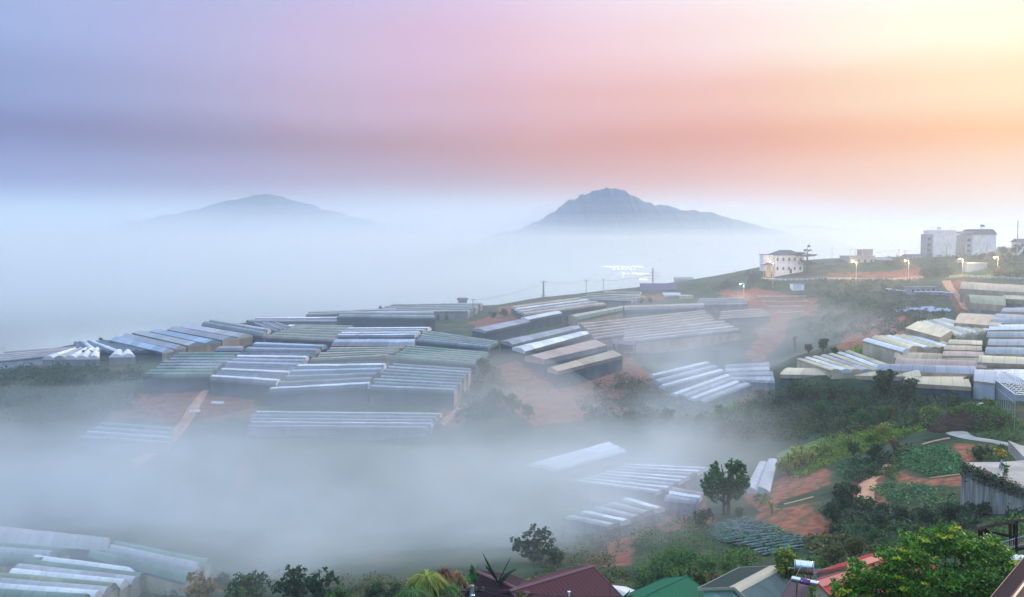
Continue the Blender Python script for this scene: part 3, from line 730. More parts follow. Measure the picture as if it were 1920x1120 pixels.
G("pale tan roof on the orange slope under the white lamp", [(1348,600),(1446,594),(1430,579),(1352,584)], 3, ['pink','tan'], 2.4, .6, 'netgrey', group=GL)
G("flat pale roof between the cable pole twins and the purple roofed house", [(1120,556),(1196,556),(1204,547),(1135,546)], 2, ['pale','tan'], 2.4, .6, 'netgrey', group=GL)
# half hidden in the fog between hill and right slope
G("faint pale greenhouse in the fog below the hut on stilts", [(1247,730),(1359,699),(1322,677),(1215,701)], 3, ['white','pale','white'], 2.0, .6, 'netgrey', group=GV)
G("faint pale greenhouse dipping into fog behind the dark bushes", [(1320,757),(1410,722),(1362,702),(1258,738)], 4, ['pale','white'], 2.0, .6, 'netgrey', group=GV)
G("faintest grey roofs right of the foggy greenhouses", [(1370,716),(1452,718),(1440,680),(1358,684)], 4, ['pale','lilac'], 2.0, .6, 'netgrey', group=GV)
# lower valley
G("pale flat roof fading into fog at the foot of the hill", [(462,803),(800,806),(828,775),(482,771)], 5, ['pale','white','pale'], 2.0, .6, 'netgrey', group=GV)
G("pale greenhouse left of the dirt track under the orange field", [(147,824),(316,836),(324,800),(197,791)], 4, ['pale','white','pale'], 2.0, .6, 'netgrey', group=GV)
G("slanting white tunnel roofs alone in the middle of the fog", [(996,869),(1134,831),(1178,845),(1044,881)], 3, ['white'], 2.6, .6, 'netgrey', group=GV)
G("broad white ribbed greenhouse left of the large leafy tree", [(1076,905),(1232,926),(1328,877),(1186,871)], 8, ['white','white','pale'], 2.4, .5, 'netgrey', group=GV)
G("small patched roof just left of the large leafy tree", [(1246,938),(1302,946),(1322,926),(1262,916)], 3, ['lilac','white','pink'], 2.2, .6, 'netgrey', group=GV)
G("white greenhouse sinking in fog below the broad ribbed one", [(1056,974),(1138,990),(1246,952),(1186,933)], 5, ['pale','white','pale'], 2.2, .5, 'netgrey', group=GV)
G("steep white film tunnels right behind the large leafy tree", [(1400,917),(1424,868),(1457,860),(1444,917)], 2, ['pale'], 1.0, .25, 'wpale', group=GV)
# right slope, from the tip upward
G("row of cream ridged roofs at the left tip of the right slope", [(1500,676),(1560,694),(1690,694),(1600,661)], 7, ['cream','white','cream','pale','cream','white','cream'], 2.2, .6, 'wcream', group=GR, jag=.2)
G("curved low roof with a white sheet skirting the tip of the right slope", [(1474,707),(1722,710),(1712,694),(1494,688)], 1, ['cream'], 3.0, 1.2, 'net', 'wcream', group=GR)
G("long lilac tunnel behind the twin dark trees", [(1652,699),(1828,704),(1818,689),(1662,684)], 1, ['lilac'], 3.4, 1.5, 'wtan', group=GR)
G("low beige film roof right of the twin dark trees", [(1700,724),(1818,727),(1808,704),(1712,702)], 1, ['cream'], 2.6, .9, 'net', group=GR)
G("tall cream walled greenhouse with one bright white ridge", [(1620,641),(1690,660),(1716,650),(1652,632)], 2, ['white','cream'], 5.0, .8, 'wcream', 'wcream', group=GR, jag=.2)
G("cream ridged roofs stepping right from the bright white ridge", [(1652,632),(1716,651),(1800,652),(1726,629)], 6, ['cream','white','cream'], 4.0, .5, 'wcream', group=GR, jag=.2)
G("pinkish grey long greenhouse between tan wall and lilac tunnel", [(1680,685),(1845,691),(1845,670),(1690,664)], 2, ['pink','tan'], 3.4, 1.4, 'wtan', group=GR)
G("tan roofed block with a dark open side in the middle of the right slope", [(1772,668),(1842,670),(1840,640),(1784,638)], 3, ['pink','tan','cream'], 4.2, .8, 'wtan', group=GR)
G("cream greenhouse with a sloping front panel under the warm glints", [(1700,621),(1762,636),(1786,620),(1728,602)], 1, ['cream'], 5.0, 1.2, 'wcream', 'wcream', 'gable', GR, .1, peak=.8)
G("fine ribbed cream roof catching warm glints on the right slope", [(1728,606),(1792,630),(1858,620),(1772,600)], 8, ['cream','white','cream'], 4.0, .7, 'wcream', group=GR, jag=.2)
G("stepped blue grey greenhouse at the photo's right edge above the steel frame", [(1842,680),(1932,684),(1932,600),(1866,602)], 6, ['cream','grey','pale','grey','white','grey'], 4.2, 1.3, 'wcream', group=GR)
G("plain beige sloping roof under the green dome", [(1792,614),(1872,621),(1892,583),(1804,580)], 1, ['tan'], 3.6, 1.0, 'wcream', 'wcream', 'gable', GR, .1)
G("lilac film roof at the right edge between beige roof and warm lit hall", [(1868,598),(1930,604),(1930,576),(1886,578)], 2, ['lilac','pale'], 3.6, 1.0, 'wpale', group=GR)
G("green grey dome shaped greenhouse beside the red dirt track", [(1822,576),(1882,582),(1882,553),(1815,551)], 1, ['olive'], 3.4, 2.4, 'netgrey', group=GR)
G("small greenhouse glowing warm inside at the right edge", [(1880,566),(1930,568),(1930,549),(1893,548)], 1, ['cream'], 3.6, 1.2, 'netgrey', group=GR)
G("uppermost beige tunnel under the lit road on the right", [(1806,549),(1930,557),(1930,534),(1810,527)], 1, ['tan'], 3.6, 2.2, 'wtan', 'wpale', group=GR)
G("white topped tunnel left of the bare steel frame", [(1827,716),(1862,718),(1870,697),(1829,695)], 1, ['pale'], 3.8, 1.6, 'wpale', group=GR)
G("white topped tunnel behind the bare steel frame at the right edge", [(1864,716),(1935,720),(1935,697),(1872,696)], 1, ['white'], 3.8, 1.6, 'wpale', group=GR)
# near valley, bottom left
G("bright blue white tunnels in the front row at the bottom left corner", [(-70,1116),(160,1130),(290,1076),(78,1047)], 8, ['green','white','pale','olive','white','pale'], 2.2, 1.2, 'wcream', 'wcream', group=GN, jag=1.0)
G("three green grey tunnels right of the bright front row", [(168,1046),(352,1092),(394,1056),(228,1022)], 4, ['green','grey','pale','green'], 2.2, 1.3, 'wcream', 'wcream', group=GN, jag=1.0)
G("green grey tunnels with cream ends at the photo's left edge", [(-50,1058),(62,1058),(132,1036),(-30,1018)], 4, ['green','grey','pale','green'], 2.2, 1.2, 'wcream', 'wcream', group=GN, jag=1.0)
G("tall back tunnel with a broad pale ridge behind the near rows", [(-20,1018),(198,1034),(206,1012),(10,990)], 1, ['pale'], 3.0, 1.5, 'netgrey', 'wpale', group=GN, jag=.2)
# far roofs, almost lost in the fog
for i, (x, y, w_) in enumerate([(905,489,90),(925,500,70),(920,529,50)]):
    pass
# ------------------------------------------------------------------ buildings
def corr(name, c, pitch=.22, rough=.45, spec=.5, dirt=.25, metal=0.0):
    """ribbed sheet metal; ribs run down the slope (object Y)"""
    m, n, l, b = newmat(name)
    t = n.new("ShaderNodeTexCoord"); s = n.new("ShaderNodeSeparateXYZ"); l.new(t.outputs["Object"], s.inputs[0])
    w = n.new("ShaderNodeMath"); w.operation = 'PINGPONG'; w.inputs[1].default_value = pitch / 2; l.new(s.outputs[0], w.inputs[0])
    tx = n.new("ShaderNodeTexNoise"); tx.inputs["Scale"].default_value = 1.0; tx.inputs["Detail"].default_value = 6
    mpn = n.new("ShaderNodeMapping"); mpn.inputs["Scale"].default_value = (2.2, .35, 1); l.new(t.outputs["Object"], mpn.inputs[0]); l.new(mpn.outputs[0], tx.inputs["Vector"])
    mr = n.new("ShaderNodeMapRange"); mr.inputs["From Min"].default_value = .35; mr.inputs["From Max"].default_value = .75; mr.inputs["To Max"].default_value = dirt; l.new(tx.outputs["Fac"], mr.inputs["Value"])
    mx = n.new("ShaderNodeMix"); mx.data_type = 'RGBA'; mx.inputs[6].default_value = (*c, 1); mx.inputs[7].default_value = (c[0] * .45 + .03, c[1] * .45 + .018, c[2] * .45 + .012, 1)
    l.new(mr.outputs[0], mx.inputs[0])
    gt = n.new("ShaderNodeMath"); gt.operation = 'LESS_THAN'; gt.inputs[1].default_value = pitch * .12; l.new(w.outputs[0], gt.inputs[0])
    m2 = n.new("ShaderNodeMix"); m2.data_type = 'RGBA'; m2.blend_type = 'MULTIPLY'; m2.inputs[7].default_value = (.62, .62, .64, 1); l.new(gt.outputs[0], m2.inputs[0]); l.new(mx.outputs[2], m2.inputs[6])
    l.new(m2.outputs[2], b.inputs["Base Color"])
    b.inputs["Roughness"].default_value = rough + .2; b.inputs["Specular IOR Level"].default_value = spec * .2; b.inputs["Metallic"].default_value = metal
    bn = n.new("ShaderNodeBump"); bn.inputs["Strength"].default_value = .7; bn.inputs["Distance"].default_value = .04; l.new(w.outputs[0], bn.inputs["Height"]); l.new(bn.outputs[0], b.inputs["Normal"])
    return m
def plaster(name, c): return noise_mat(name, tuple(v * .8 for v in c), tuple(min(1, v * 1.08) for v in c), .8, .9, stretch=(1, 1, .35), bump=.1)
PL_WHITE = plaster("plaster_white", (.88, .89, .90)); PL_GREY = plaster("plaster_grey", (.36, .38, .42)); PL_BLUE = plaster("plaster_blue", (.18, .26, .42))
PL_MINT = plaster("plaster_mint", (.42, .66, .56)); PL_CREAM = plaster("plaster_cream", (.62, .55, .40)); PL_YEL = plaster("plaster_yellow", (.70, .58, .32)); PL_PURP = plaster("plaster_purple", (.30, .24, .34))
CONC = noise_mat("concrete", (.26, .26, .25), (.42, .41, .38), .7, .95, stretch=(1, 1, .25), bump=.15)
GLASS = plain("window_glass", (.05, .07, .10), .15, 0, .8); FRAMEW = plain("window_frame", (.55, .58, .62), .5)
DARKM = plain("dark_metal", (.03, .03, .035), .5, .3); WOODD = noise_mat("dark_timber", (.010, .009, .010), (.028, .024, .024), 3, .7, spec=.1)
STEEL = plain("steel", (.62, .66, .72), .22, .95); GALV = plain("galvanised_steel", (.55, .60, .66), .4, .7)
TILE_D = corr("roof_slate", (.08, .10, .15), .3); TILE_P = corr("roof_purple", (.16, .12, .20), .3)
LAMPW = emit("lamp_glow", (1.0, .82, .50), 30); LAMPC = emit("lamp_glow_cool", (.85, .95, 1.0), 26); LAMPF = emit("lamp_far", (1.0, .86, .52), 9)

def block(name, label, cat, l, r, yb, yt, Y, depth, wall, roofm=None, roof='flat', rows=2, cols=4, rot=0.0, win=(1.0, 1.3), base=4.0, group=None, roofh=2.4, parapet=.6, wpane=GLASS):
    """house whose front spans pixels l..r and yb..yt at distance Y"""
    a = P(l, yb, Y); b = P(r, yb, Y); t = P(l, yt, Y); w = (b - a).length; h = t.z - a.z
    c = (a + b) / 2
    o = empty(name, (c.x, c.y, a.z), label, cat, group); o.rotation_euler = (0, 0, rot)
    MB().box((0, depth / 2, h / 2 - base / 2), (w, depth, h + base)).build("wall", wall, o)
    if roof == 'flat':
        m = MB(); m.box((0, depth / 2, h + .12), (w + .4, depth + .4, .24))
        for (cx, cy, dx, dy) in ((0, -.05, w + .4, .18), (0, depth + .05, w + .4, .18), (-w / 2 - .1, depth / 2, .18, depth), (w / 2 + .1, depth / 2, .18, depth)):
            m.box((cx, cy, h + .24 + parapet / 2), (dx, dy, parapet))
        m.build("roof", roofm or wall, o)
    else:
        hw, hd = w / 2 + .5, depth / 2 + .5; rl = max(.3, hw - hd * (0.9 if roof == 'hip' else 0)) if roof == 'hip' else hw
        if roof == 'mansard': rl = hw - 1.6
        vs = [(-hw, -.5, h), (hw, -.5, h), (hw, depth + .5, h), (-hw, depth + .5, h)]
        if roof == 'hip' or roof == 'gable': vs += [(-rl, depth / 2, h + roofh), (rl, depth / 2, h + roofh)]; fs = [(0, 1, 5, 4), (2, 3, 4, 5), (1, 2, 5), (3, 0, 4), (3, 2, 1, 0)]
        else: vs += [(-rl, 1.2, h + roofh), (rl, 1.2, h + roofh), (rl, depth - 1.2, h + roofh), (-rl, depth - 1.2, h + roofh)]; fs = [(0, 1, 5, 4), (1, 2, 6, 5), (2, 3, 7, 6), (3, 0, 4, 7), (4, 5, 6, 7), (3, 2, 1, 0)]
        MB().add(vs, fs).build("roof", roofm, o)
    for i in range(rows):
        for j in range(cols):
            x = -w / 2 + w * (j + .5) / cols; z = h * (i + .55) / rows if rows else 0
            f = MB(); ww, wh = win; f.box((x, -.05, z + wh / 2 + .05), (ww + .2, .12, .1)); f.box((x, -.05, z - wh / 2 - .05), (ww + .3, .2, .1)); f.box((x - ww / 2 - .05, -.05, z), (.1, .12, wh)); f.box((x + ww / 2 + .05, -.05, z), (.1, .12, wh))
            fo = f.build("window", FRAMEW, o); MB().box((x, -.015, z), (ww, .05, wh)).build("pane", wpane, fo)
    return o
# --- right ridge
h_ = block("house", "white two storey house with dark hipped roof beside the layered pine", "house", 1451, 1507, 513, 479, 447, 10, PL_WHITE, TILE_D, 'hip', 2, 5, .12, (.9, 1.4), roofh=2.6)
MB().box((-10.2, 3, 5.2), (5.2, 5, 8)).build("side_wing", PL_WHITE, h_); MB().box((-10.2, 3, 9.3), (5.8, 5.6, .25)).build("wing_roof", TILE_D, h_)
MB().box((1, -.06, 1.1), (1.2, .1, 2.2)).build("door", DARKM, h_)
b1 = block("building", "low grey concrete building with a half open rooftop left of the ridge poles", "building", 1592, 1640, 499, 482, 458, 12, PL_GREY, PL_GREY, 'flat', 1, 4, .05, (1.4, 1.5), parapet=.3)
MB().box((3.2, 4, 6.7), (6, 5, 3.0)).box((3.2, 4, 8.3), (6.6, 5.6, .2)).build("stair_house", PL_GREY, b1)
mm = MB()
for x in (-5.5, -3, -.8): mm.tube((x, 1, 5), (x, 1, 8.1), .12)
mm.box((-3, 3, 8.15), (6.5, 5, .15)); mm.build("roof_frame", GALV, b1)
b2 = block("building", "tall white building with dark balconies and open rooftop corners", "building", 1749, 1791, 479, 434, 480, 13, PL_WHITE, PL_WHITE, 'flat', 0, 0, -.06, parapet=.5)
hh = 12.7
mm = MB(); mm.box((-7.6, 4, 5.2), (3.4, 7, 12)); 
for z in (1.2, 4.2, 7.2, 10.2): mm.box((-7.7, 3.6, z), (3.9, 8, .3))
mm.build("balcony", PL_GREY, b2)
for z in (2.6, 5.6, 8.6): MB().box((-7.6, .46, z), (1.8, .1, 1.6)).build("window", GLASS, b2)
mm = MB()
for x in (-6, 6):
    for y in (.4, 8): mm.tube((x, y, hh), (x, y, hh + 2.2), .13)
mm.tube((-6, .4, hh + 2.2), (-6, 8, hh + 2.2), .1).tube((6, .4, hh + 2.2), (6, 8, hh + 2.2), .1).tube((-6, .4, hh + 2.2), (-2.5, .4, hh + 2.2), .1).tube((6, .4, hh + 2.2), (3, .4, hh + 2.2), .1); mm.build("roof_frame", PL_WHITE, b2)
MB().box((1.2, -.04, 2.8), (.25, .1, 5.6)).build("drain_pipe", PL_GREY, b2)
b3 = block("building", "tall pale building with a dark mansard roof at the right of the ridge", "building", 1822, 1867, 478, 440, 478, 12, PL_WHITE, TILE_D, 'mansard', 0, 0, .0, roofh=2.8)
MB().box((-8, 5, 4.3), (3.6, 10, 12.6)).box((-8, 5, 11.6), (4.2, 11, 1.4)).build("side_wing", PL_GREY, b3)
for z in (2, 4.8, 7.6): MB().box((-8, -.03, z), (1.6, .1, 1.5)).build("window", GLASS, b3)
MB().box((1.5, -.04, 2.2), (.25, .1, 5.6)).build("drain_pipe", PL_GREY, b3)
block("house", "narrow purple grey house squeezed between the two tall ridge buildings", "house", 1794, 1806, 480, 461, 492, 8, PL_PURP, TILE_P, 'gable', 1, 1, 0, roofh=1.4)
block("house", "pale house corner at the photo's right edge behind the tall pole", "house", 1911, 1935, 466, 454, 440, 7, PL_WHITE, TILE_D, 'gable', 1, 2, 0, roofh=1.6)
block("building", "dark blue sheet walled shed below the mansard roofed building", "shed", 1813, 1850, 518, 494, 424, 5, PL_BLUE, GALV, 'flat', 0, 0, 0, parapet=.1)
block("house", "long low pale roofed house right of the grey concrete building", "house", 1644, 1672, 496, 488, 462, 8, PL_GREY, FILM['pale'], 'gable', 1, 4, 0, (1, 1), roofh=1.3)
block("house", "low white walled house between the short poles and the tall white building", "house", 1703, 1733, 488, 482, 470, 8, PL_WHITE, TILE_P, 'gable', 1, 4, 0, (1, .9), roofh=1.4)
block("house", "small grey hut on the ridge between villa pine and concrete building", "hut", 1548, 1566, 501, 496, 455, 5, PL_GREY, TILE_D, 'gable', 1, 2, 0, (.8, .8), roofh=1.0)
# rooftop tanks
def roof_tank(px, py, Y, label, s=1.0):
    p = P(px, py, Y); o = empty("water_tank", (p.x, p.y, p.z), label, "water tank", "small tanks on the ridge roofs")
    MB().lathe((-1.1 * s, 0, 1.7 * s), (1.1 * s, 0, 1.7 * s), [(0, .1 * s), (.05, .5 * s), (.12, .62 * s), (.88, .62 * s), (.95, .5 * s), (1, .1 * s)], 12).build("tank", STEEL, o, True)
    m = MB()
    for x in (-.7, .7):
        for y in (-.4, .4): m.tube((x * s, y * s, -1), (x * s, y * s, 1.2 * s), .06)
    m.build("stand", DARKM, o)
roof_tank(1761, 434, 484, "small steel tank on the roof of the tall white building"); roof_tank(1842, 429, 483, "small steel tank on top of the dark mansard roof")
# lit kiosk beside the white house
p = hit(1440, 522); kz = P(1440, 521, p.y).z
o = empty("pavilion", (p.x, p.y, kz), "small lit pavilion with cream posts left of the white house", "pavilion")
for x in (-1.8, 1.8):
    for y in (-1.5, 1.5): MB().tube((x, y, -1), (x, y, 6.2), .16).build("post", PL_CREAM, o)
MB().box((0, 0, -.3), (5.5, 4.5, .6)).build("floor", PL_CREAM, o); MB().add([(-3, -2.6, 6.2), (3, -2.6, 6.2), (3, 2.6, 6.2), (-3, 2.6, 6.2), (0, 0, 7.6)], [(0, 1, 4), (1, 2, 4), (2, 3, 4), (3, 0, 4), (3, 2, 1, 0)]).build("roof", TILE_P, o)
MB().box((.4, 1.0, 3), (2.2, .3, 5.6)).build("panel", PL_YEL, o)
# --- hill houses
block("house", "purple roofed house on the hill crest right of the pylon", "house", 1202, 1268, 553, 545, 452, 9, PL_GREY, TILE_P, 'gable', 1, 4, -.12, (.9, 1.0), roofh=3.4)
block("shed", "white roofed shed against the right front of the purple roofed house", "shed", 1246, 1275, 563, 554, 438, 6, PL_WHITE, FILM['white'], 'gable', 0, 0, 0, roofh=1.2, base=3)
block("house", "brown grey pitched roof house at the end of the dark walled hall", "house", 822, 868, 612, 599, 392, 9, PL_PURP, FILM['tan'], 'gable', 1, 3, .5, (1, 1), roofh=2.4)
block("house", "small yellow walled house left of the crest power pole", "house", 868, 884, 600, 590, 405, 6, PL_YEL, TILE_P, 'gable', 1, 1, .4, (1, 1), roofh=1.4)
block("house", "small cream house just right of the crest power pole", "house", 884, 900, 597, 586, 412, 6, PL_CREAM, TILE_P, 'gable', 1, 2, .4, (.8, 1), roofh=1.4)
block("house", "tiny dark roofed house on the skyline left of the crest pole", "house", 861, 876, 566, 563, 436, 5, PL_GREY, TILE_D, 'gable', 0, 0, .2, roofh=1.0)
block("shed", "cream sheet shed below the bushes of the purple roofed house", "shed", 1275, 1300, 566, 556, 432, 7, PL_CREAM, PL_CREAM, 'flat', 0, 0, 0, parapet=.1)
block("shed", "low white roofed shed on the slope below the white house", "shed", 1487, 1508, 541, 533, 424, 5, PL_WHITE, PL_PURP, 'flat', 0, 0, 0, parapet=.1)
block("building", "long low pale walled hall below the road near the dirt track", "shed", 1707, 1764, 551, 540, 378, 6, PL_GREY, FILM['pale'], 'flat', 1, 6, 0, (1.0, 1.0), parapet=.1)
block("house", "far grey house with a pale roof in the haze below the layered ridge", "house", 1268, 1300, 530, 524, 560, 8, PL_GREY, FILM['grey'], 'gable', 0, 0, 0, roofh=1.2, base=20)
# hut on stilts
p = P(1170, 662, 322)
o = empty("stilt_hut", (p.x, p.y, h1(p.x, p.y)), "dark hut on tall stilts under a flat sloping roof in the fog edge", "hut"); g0 = p.z - o.location.z
MB().slab([(-4.2, -3, g0 + 3.6), (4.2, -3, g0 + 3.1), (4.2, 3, g0 + 3.9), (-4.2, 3, g0 + 4.4)], .2).build("roof", TILE_P, o)
MB().box((.6, 0, g0 + 2.0), (4.6, 4, 2.6)).build("wall", WOODD, o)
for x in (-3.6, -1, 1.6, 3.6):
    for y in (-2.4, 2.4): MB().tube((x, y, -.5), (x, y, g0 + 3.3), .12).build("post", WOODD, o)
# --- poles
def pole(px, pyt, pyb, Y, label, arms=(), r=.16, name="power_pole", group="power poles across the hill", cat="pole", lattice=False):
    a = P(px, pyb, Y); b = P(px, pyt, Y); g = min(a.z, h1(a.x, a.y) - .3) if Y < 650 else a.z
    o = empty(name, (a.x, a.y, a.z), label, cat, group); H_ = b.z - a.z
    MB().tube((0, 0, g - a.z), (0, 0, H_), r * 1.25, r * .8, 10).build("shaft", CONC if not lattice else GALV, o)
    for z, w in arms: MB().box((0, 0, H_ * z), (w, .14, .16)).tube((-w / 2 + .1, 0, H_ * z), (-w / 2 + .1, 0, H_ * z + .45), .07).tube((w / 2 - .1, 0, H_ * z), (w / 2 - .1, 0, H_ * z + .45), .07).build("crossarm", DARKM, o)
    return o
pole(670, 627, 670, 318, "lone dark power pole among the left greenhouse rows", [(.93, 1.4)], .17)
pole(887, 561, 606, 395, "power pole standing by the orange bank on the crest", [(.97, 1.6)], .2)
pole(1019, 527, 562, 462, "thick pole with a crossbar in the fog behind the crest", [(.97, 3.6), (.2, 2.4)], .45)
pole(1099, 524, 556, 480, "thin pole left of its twin above the tan skyline roof", [(.9, 1.2)], .16)
pole(1131, 524, 560, 470, "tall thin pole between the twin poles and the pylon", [(.97, 1.0)], .16)
pole(1224, 503, 535, 520, "pylon with two crossarms behind the purple roofed house", [(.55, 8.0), (.72, 7.0), (.38, 5.0)], .45, "pylon")
pole(1907, 414, 470, 430, "tallest bare pole at the right end of the ridge", [], .2)
pole(1685, 467, 490, 470, "left of the two short poles on the ridge road", [(.9, 1.0)], .14)
pole(1696, 469, 491, 470, "right of the two short poles on the ridge road", [(.9, 1.0)], .14)
pole(160, 434, 492, 1400, "hazy mast far out in the fog at the left", [], .7, "mast", "far masts in the haze", "mast")
pole(1363, 436, 466, 1500, "hazy mast under the slope of the right mountain", [], .9, "mast", "far masts in the haze", "mast")
pole(1560, 462, 488, 700, "faint mast between the white house and the concrete building", [], .2, "mast", "far masts in the haze", "mast")
def wire(a, Ya, b, Yb, sag, label):
    A_, B_ = P(*a, Ya), P(*b, Yb); pts = []
    for i in range(17): t = i / 16; q = A_.lerp(B_, t); pts.append((q.x, q.y, q.z - sag * 4 * t * (1 - t)))
    tag(MB().path(pts, [.05] * 17, 4).build("cable", DARKM), label, "cable", "power cables along the ridge")
wire((1685, 468), 470, (1600, 476), 470, .6, "cable from the short ridge poles toward the concrete building"); wire((1696, 470), 470, (1745, 462), 480, .5, "cable from the short ridge poles to the tall white building")
wire((1019, 529), 462, (1099, 526), 480, 1.0, "cable between the thick pole and the first thin pole in the fog"); wire((1099, 526), 480, (1131, 526), 470, .5, "cable between the two thin poles in the fog"); wire((1131, 526), 470, (1224, 512), 520, 1.4, "cable rising from the thin pole to the pylon"); wire((887, 563), 395, (1019, 529), 462, 1.6, "cable from the crest pole up to the thick pole")
# --- street lamps
def street_lamp(px, py, gpy, Y, label, warm=True, side=1, pw=1500):
    t = P(px, py, Y); gx, gy = t.x + side * 1.5, t.y; g = h1(gx, gy)
    if t.z - g < 3: g = t.z - 6
    o = empty("street_lamp", (gx, gy, g), label, "street lamp", "street lamps along the ridge road"); H_ = t.z - g
    MB().tube((0, 0, -.3), (0, 0, H_ + .3), .12, .07, 8).build("pole", GALV, o)
    MB().path([(0, 0, H_ + .2), (-side * .8, 0, H_ + .45), (-side * 1.5, 0, H_ + .35)], [.06, .05, .05]).build("arm", GALV, o)
    MB().lathe((-side * 1.2, 0, H_ + .28), (-side * 2.0, 0, H_ + .2), [(0, .06), (.2, .13), (.8, .15), (1, .08)], 10).build("lamp_head", GALV, o, True)
    MB().box((-side * 1.6, 0, H_ + .05), (.7, .5, .25)).build("bulb", LAMPW if warm else LAMPC, o)
    ld = bpy.data.lights.new("lamp_light", 'POINT'); ld.energy = pw * 6; ld.color = (1, .62, .26) if warm else (.75, .9, 1); ld.shadow_soft_size = .4
    lo_ = bpy.data.objects.new("lamp_light", ld); COL.objects.link(lo_); lo_.parent = o; lo_.location = (-side * 1.6, -.3, H_ - .5)
street_lamp(1600, 491, 521, 430, "street lamp over the brightest orange bank below the concrete building")
street_lamp(1698, 489, 521, 428, "street lamp at the right end of the orange bank")
street_lamp(1799, 486, 520, 420, "street lamp left of the dark blue shed")
street_lamp(1865, 483, 518, 412, "street lamp over the row of lit orange bushes")
street_lamp(1389, 533, 548, 425, "white lamp below the dark clipped tree", False, 1, 500)
street_lamp(1444, 491, 520, 432, "lamp above the small lit pavilion", True, 1, 700)
for lx, ly, en in ((1640, 512, 1.0), (1570, 512, .7), (1670, 512, .8), (1890, 512, 1.0)):
    pass
# --- road on the ridge with its railings
def ribbon(name, pts, width, mat, lift=.12, kind="structure", step=1.2, h=0.0):
    P3 = [hit(x, y, h) for x, y in pts]; Q = []
    for i in range(len(P3) - 1):
        n_ = max(2, int((P3[i + 1] - P3[i]).length / step))
        for k in range(n_): Q.append(P3[i].lerp(P3[i + 1], k / n_))
    Q.append(P3[-1]); vs = []; fs = []; W = width if isinstance(width, (list, tuple)) else [width] * len(pts)
    for _ in range(3): Q = [Q[0]] + [(Q[i - 1] + Q[i] * 2 + Q[i + 1]) / 4 for i in range(1, len(Q) - 1)] + [Q[-1]]
    for i, q in enumerate(Q):
        d = (Q[min(i + 1, len(Q) - 1)] - Q[max(i - 1, 0)]); d.z = 0; d.normalize(); s = Vector((-d.y, d.x, 0))
        w = float(np.interp(i / (len(Q) - 1), np.linspace(0, 1, len(W)), W)) * (1 + .18 * (vnoise(np.array([i * .4]), np.array([3.3]), 5)[0] - .5))
        for t in (-.5, -.25, 0, .25, .5):
            p = q + s * w * t; vs.append((p.x, p.y, h1(p.x, p.y) + lift * (1 if abs(t) < .5 else .2)))
        if i:
            b = 5 * i
            for k in range(4): fs.append((b - 5 + k, b - 4 + k, b + 1 + k, b + k))
    o = mesh_obj(name, vs, fs, mat, smooth=True); o["kind"] = kind; return o, Q
ROADM = noise_mat("worn_asphalt", (.06, .06, .065), (.11, .105, .10), .4, .9); CPATH = noise_mat("pale_concrete", (.30, .27, .23), (.46, .42, .36), .35, .9, bump=.1)
DIRT = noise_mat("orange_dirt", (.42, .19, .10), (.62, .34, .20), .5, .95, bump=.2)
_, Q1 = ribbon("road", [(1440, 524), (1500, 523), (1600, 522), (1730, 521)], 5, ROADM, .25)
_, Q2 = ribbon("road", [(1775, 521), (1850, 521), (1935, 522)], 5, ROADM, .25)
def railing(Q, label, off, hgt=1.0, step=2):
    o = empty("railing", Q[0], label, "railing"); q0 = Q[0]; post = 0
    pts = []
    for i in range(0, len(Q), step):
        p = Q[i] + Vector((0, off, 0)); pts.append(Vector((p.x, p.y, h1(p.x, p.y) + .2)) - q0)
    m = MB()
    for a, b in zip(pts[:-1], pts[1:]):
        for z in (.55, hgt): m.tube(a + Vector((0, 0, z)), b + Vector((0, 0, z)), .06, n=5)
    m.build("rail", PL_WHITE, o)
    for k in range(0, len(pts)):
        if k >= 70: break
        MB().box(tuple(pts[k] + Vector((0, 0, hgt / 2))), (.16, .16, hgt)).build("post", PL_WHITE, o)
railing(Q1, "white railing along the road under the orange bank", -3.0)
railing(Q2, "white railing along the road at the right edge above the beige tunnels", -3.0)
ribbon("path", [(1762, 781), (1775, 784), (1790, 785), (1783, 797), (1793, 812), (1815, 822), (1850, 826), (1880, 832), (1925, 842)], [3.2, 4.4, 4.8, 4.4, 3.4, 2.2, 1.8, 1.8, 2.6], CPATH, .22)
ribbon("path", [(1812, 764), (1835, 757), (1865, 755)], 1.5, CPATH, .2)
ribbon("dirt_track", [(1780, 822), (1755, 826), (1728, 834)], .7, DIRT, .15)
ribbon("dirt_track", [(1684, 853), (1662, 872), (1640, 893), (1618, 912), (1596, 917)], [1.6, 1.7, 1.9, 2.0, 1.4], DIRT, .15)
ribbon("dirt_track", [(1632, 905), (1622, 930), (1612, 962)], [2.0, 2.6, 3.4], DIRT, .12)
ribbon("dirt_track", [(1745, 897), (1775, 893), (1812, 888)], .5, DIRT, .12)
ribbon("dirt_track", [(1470, 946), (1495, 941), (1525, 932)], .4, DIRT, .12)
ribbon("dirt_track", [(392, 726), (372, 752), (350, 790), (325, 820), (290, 846), (250, 870)], [1.6, 2.4, 3.0, 3.0, 3.0, 3.0], DIRT, .2)
ribbon("dirt_track", [(870, 757), (850, 778), (828, 796)], 1.8, DIRT, .15)
ribbon("dirt_track", [(1774, 527), (1782, 542), (1800, 560), (1808, 578), (1826, 585)], [4, 3, 2.6, 2.2, 2], DIRT, .2)
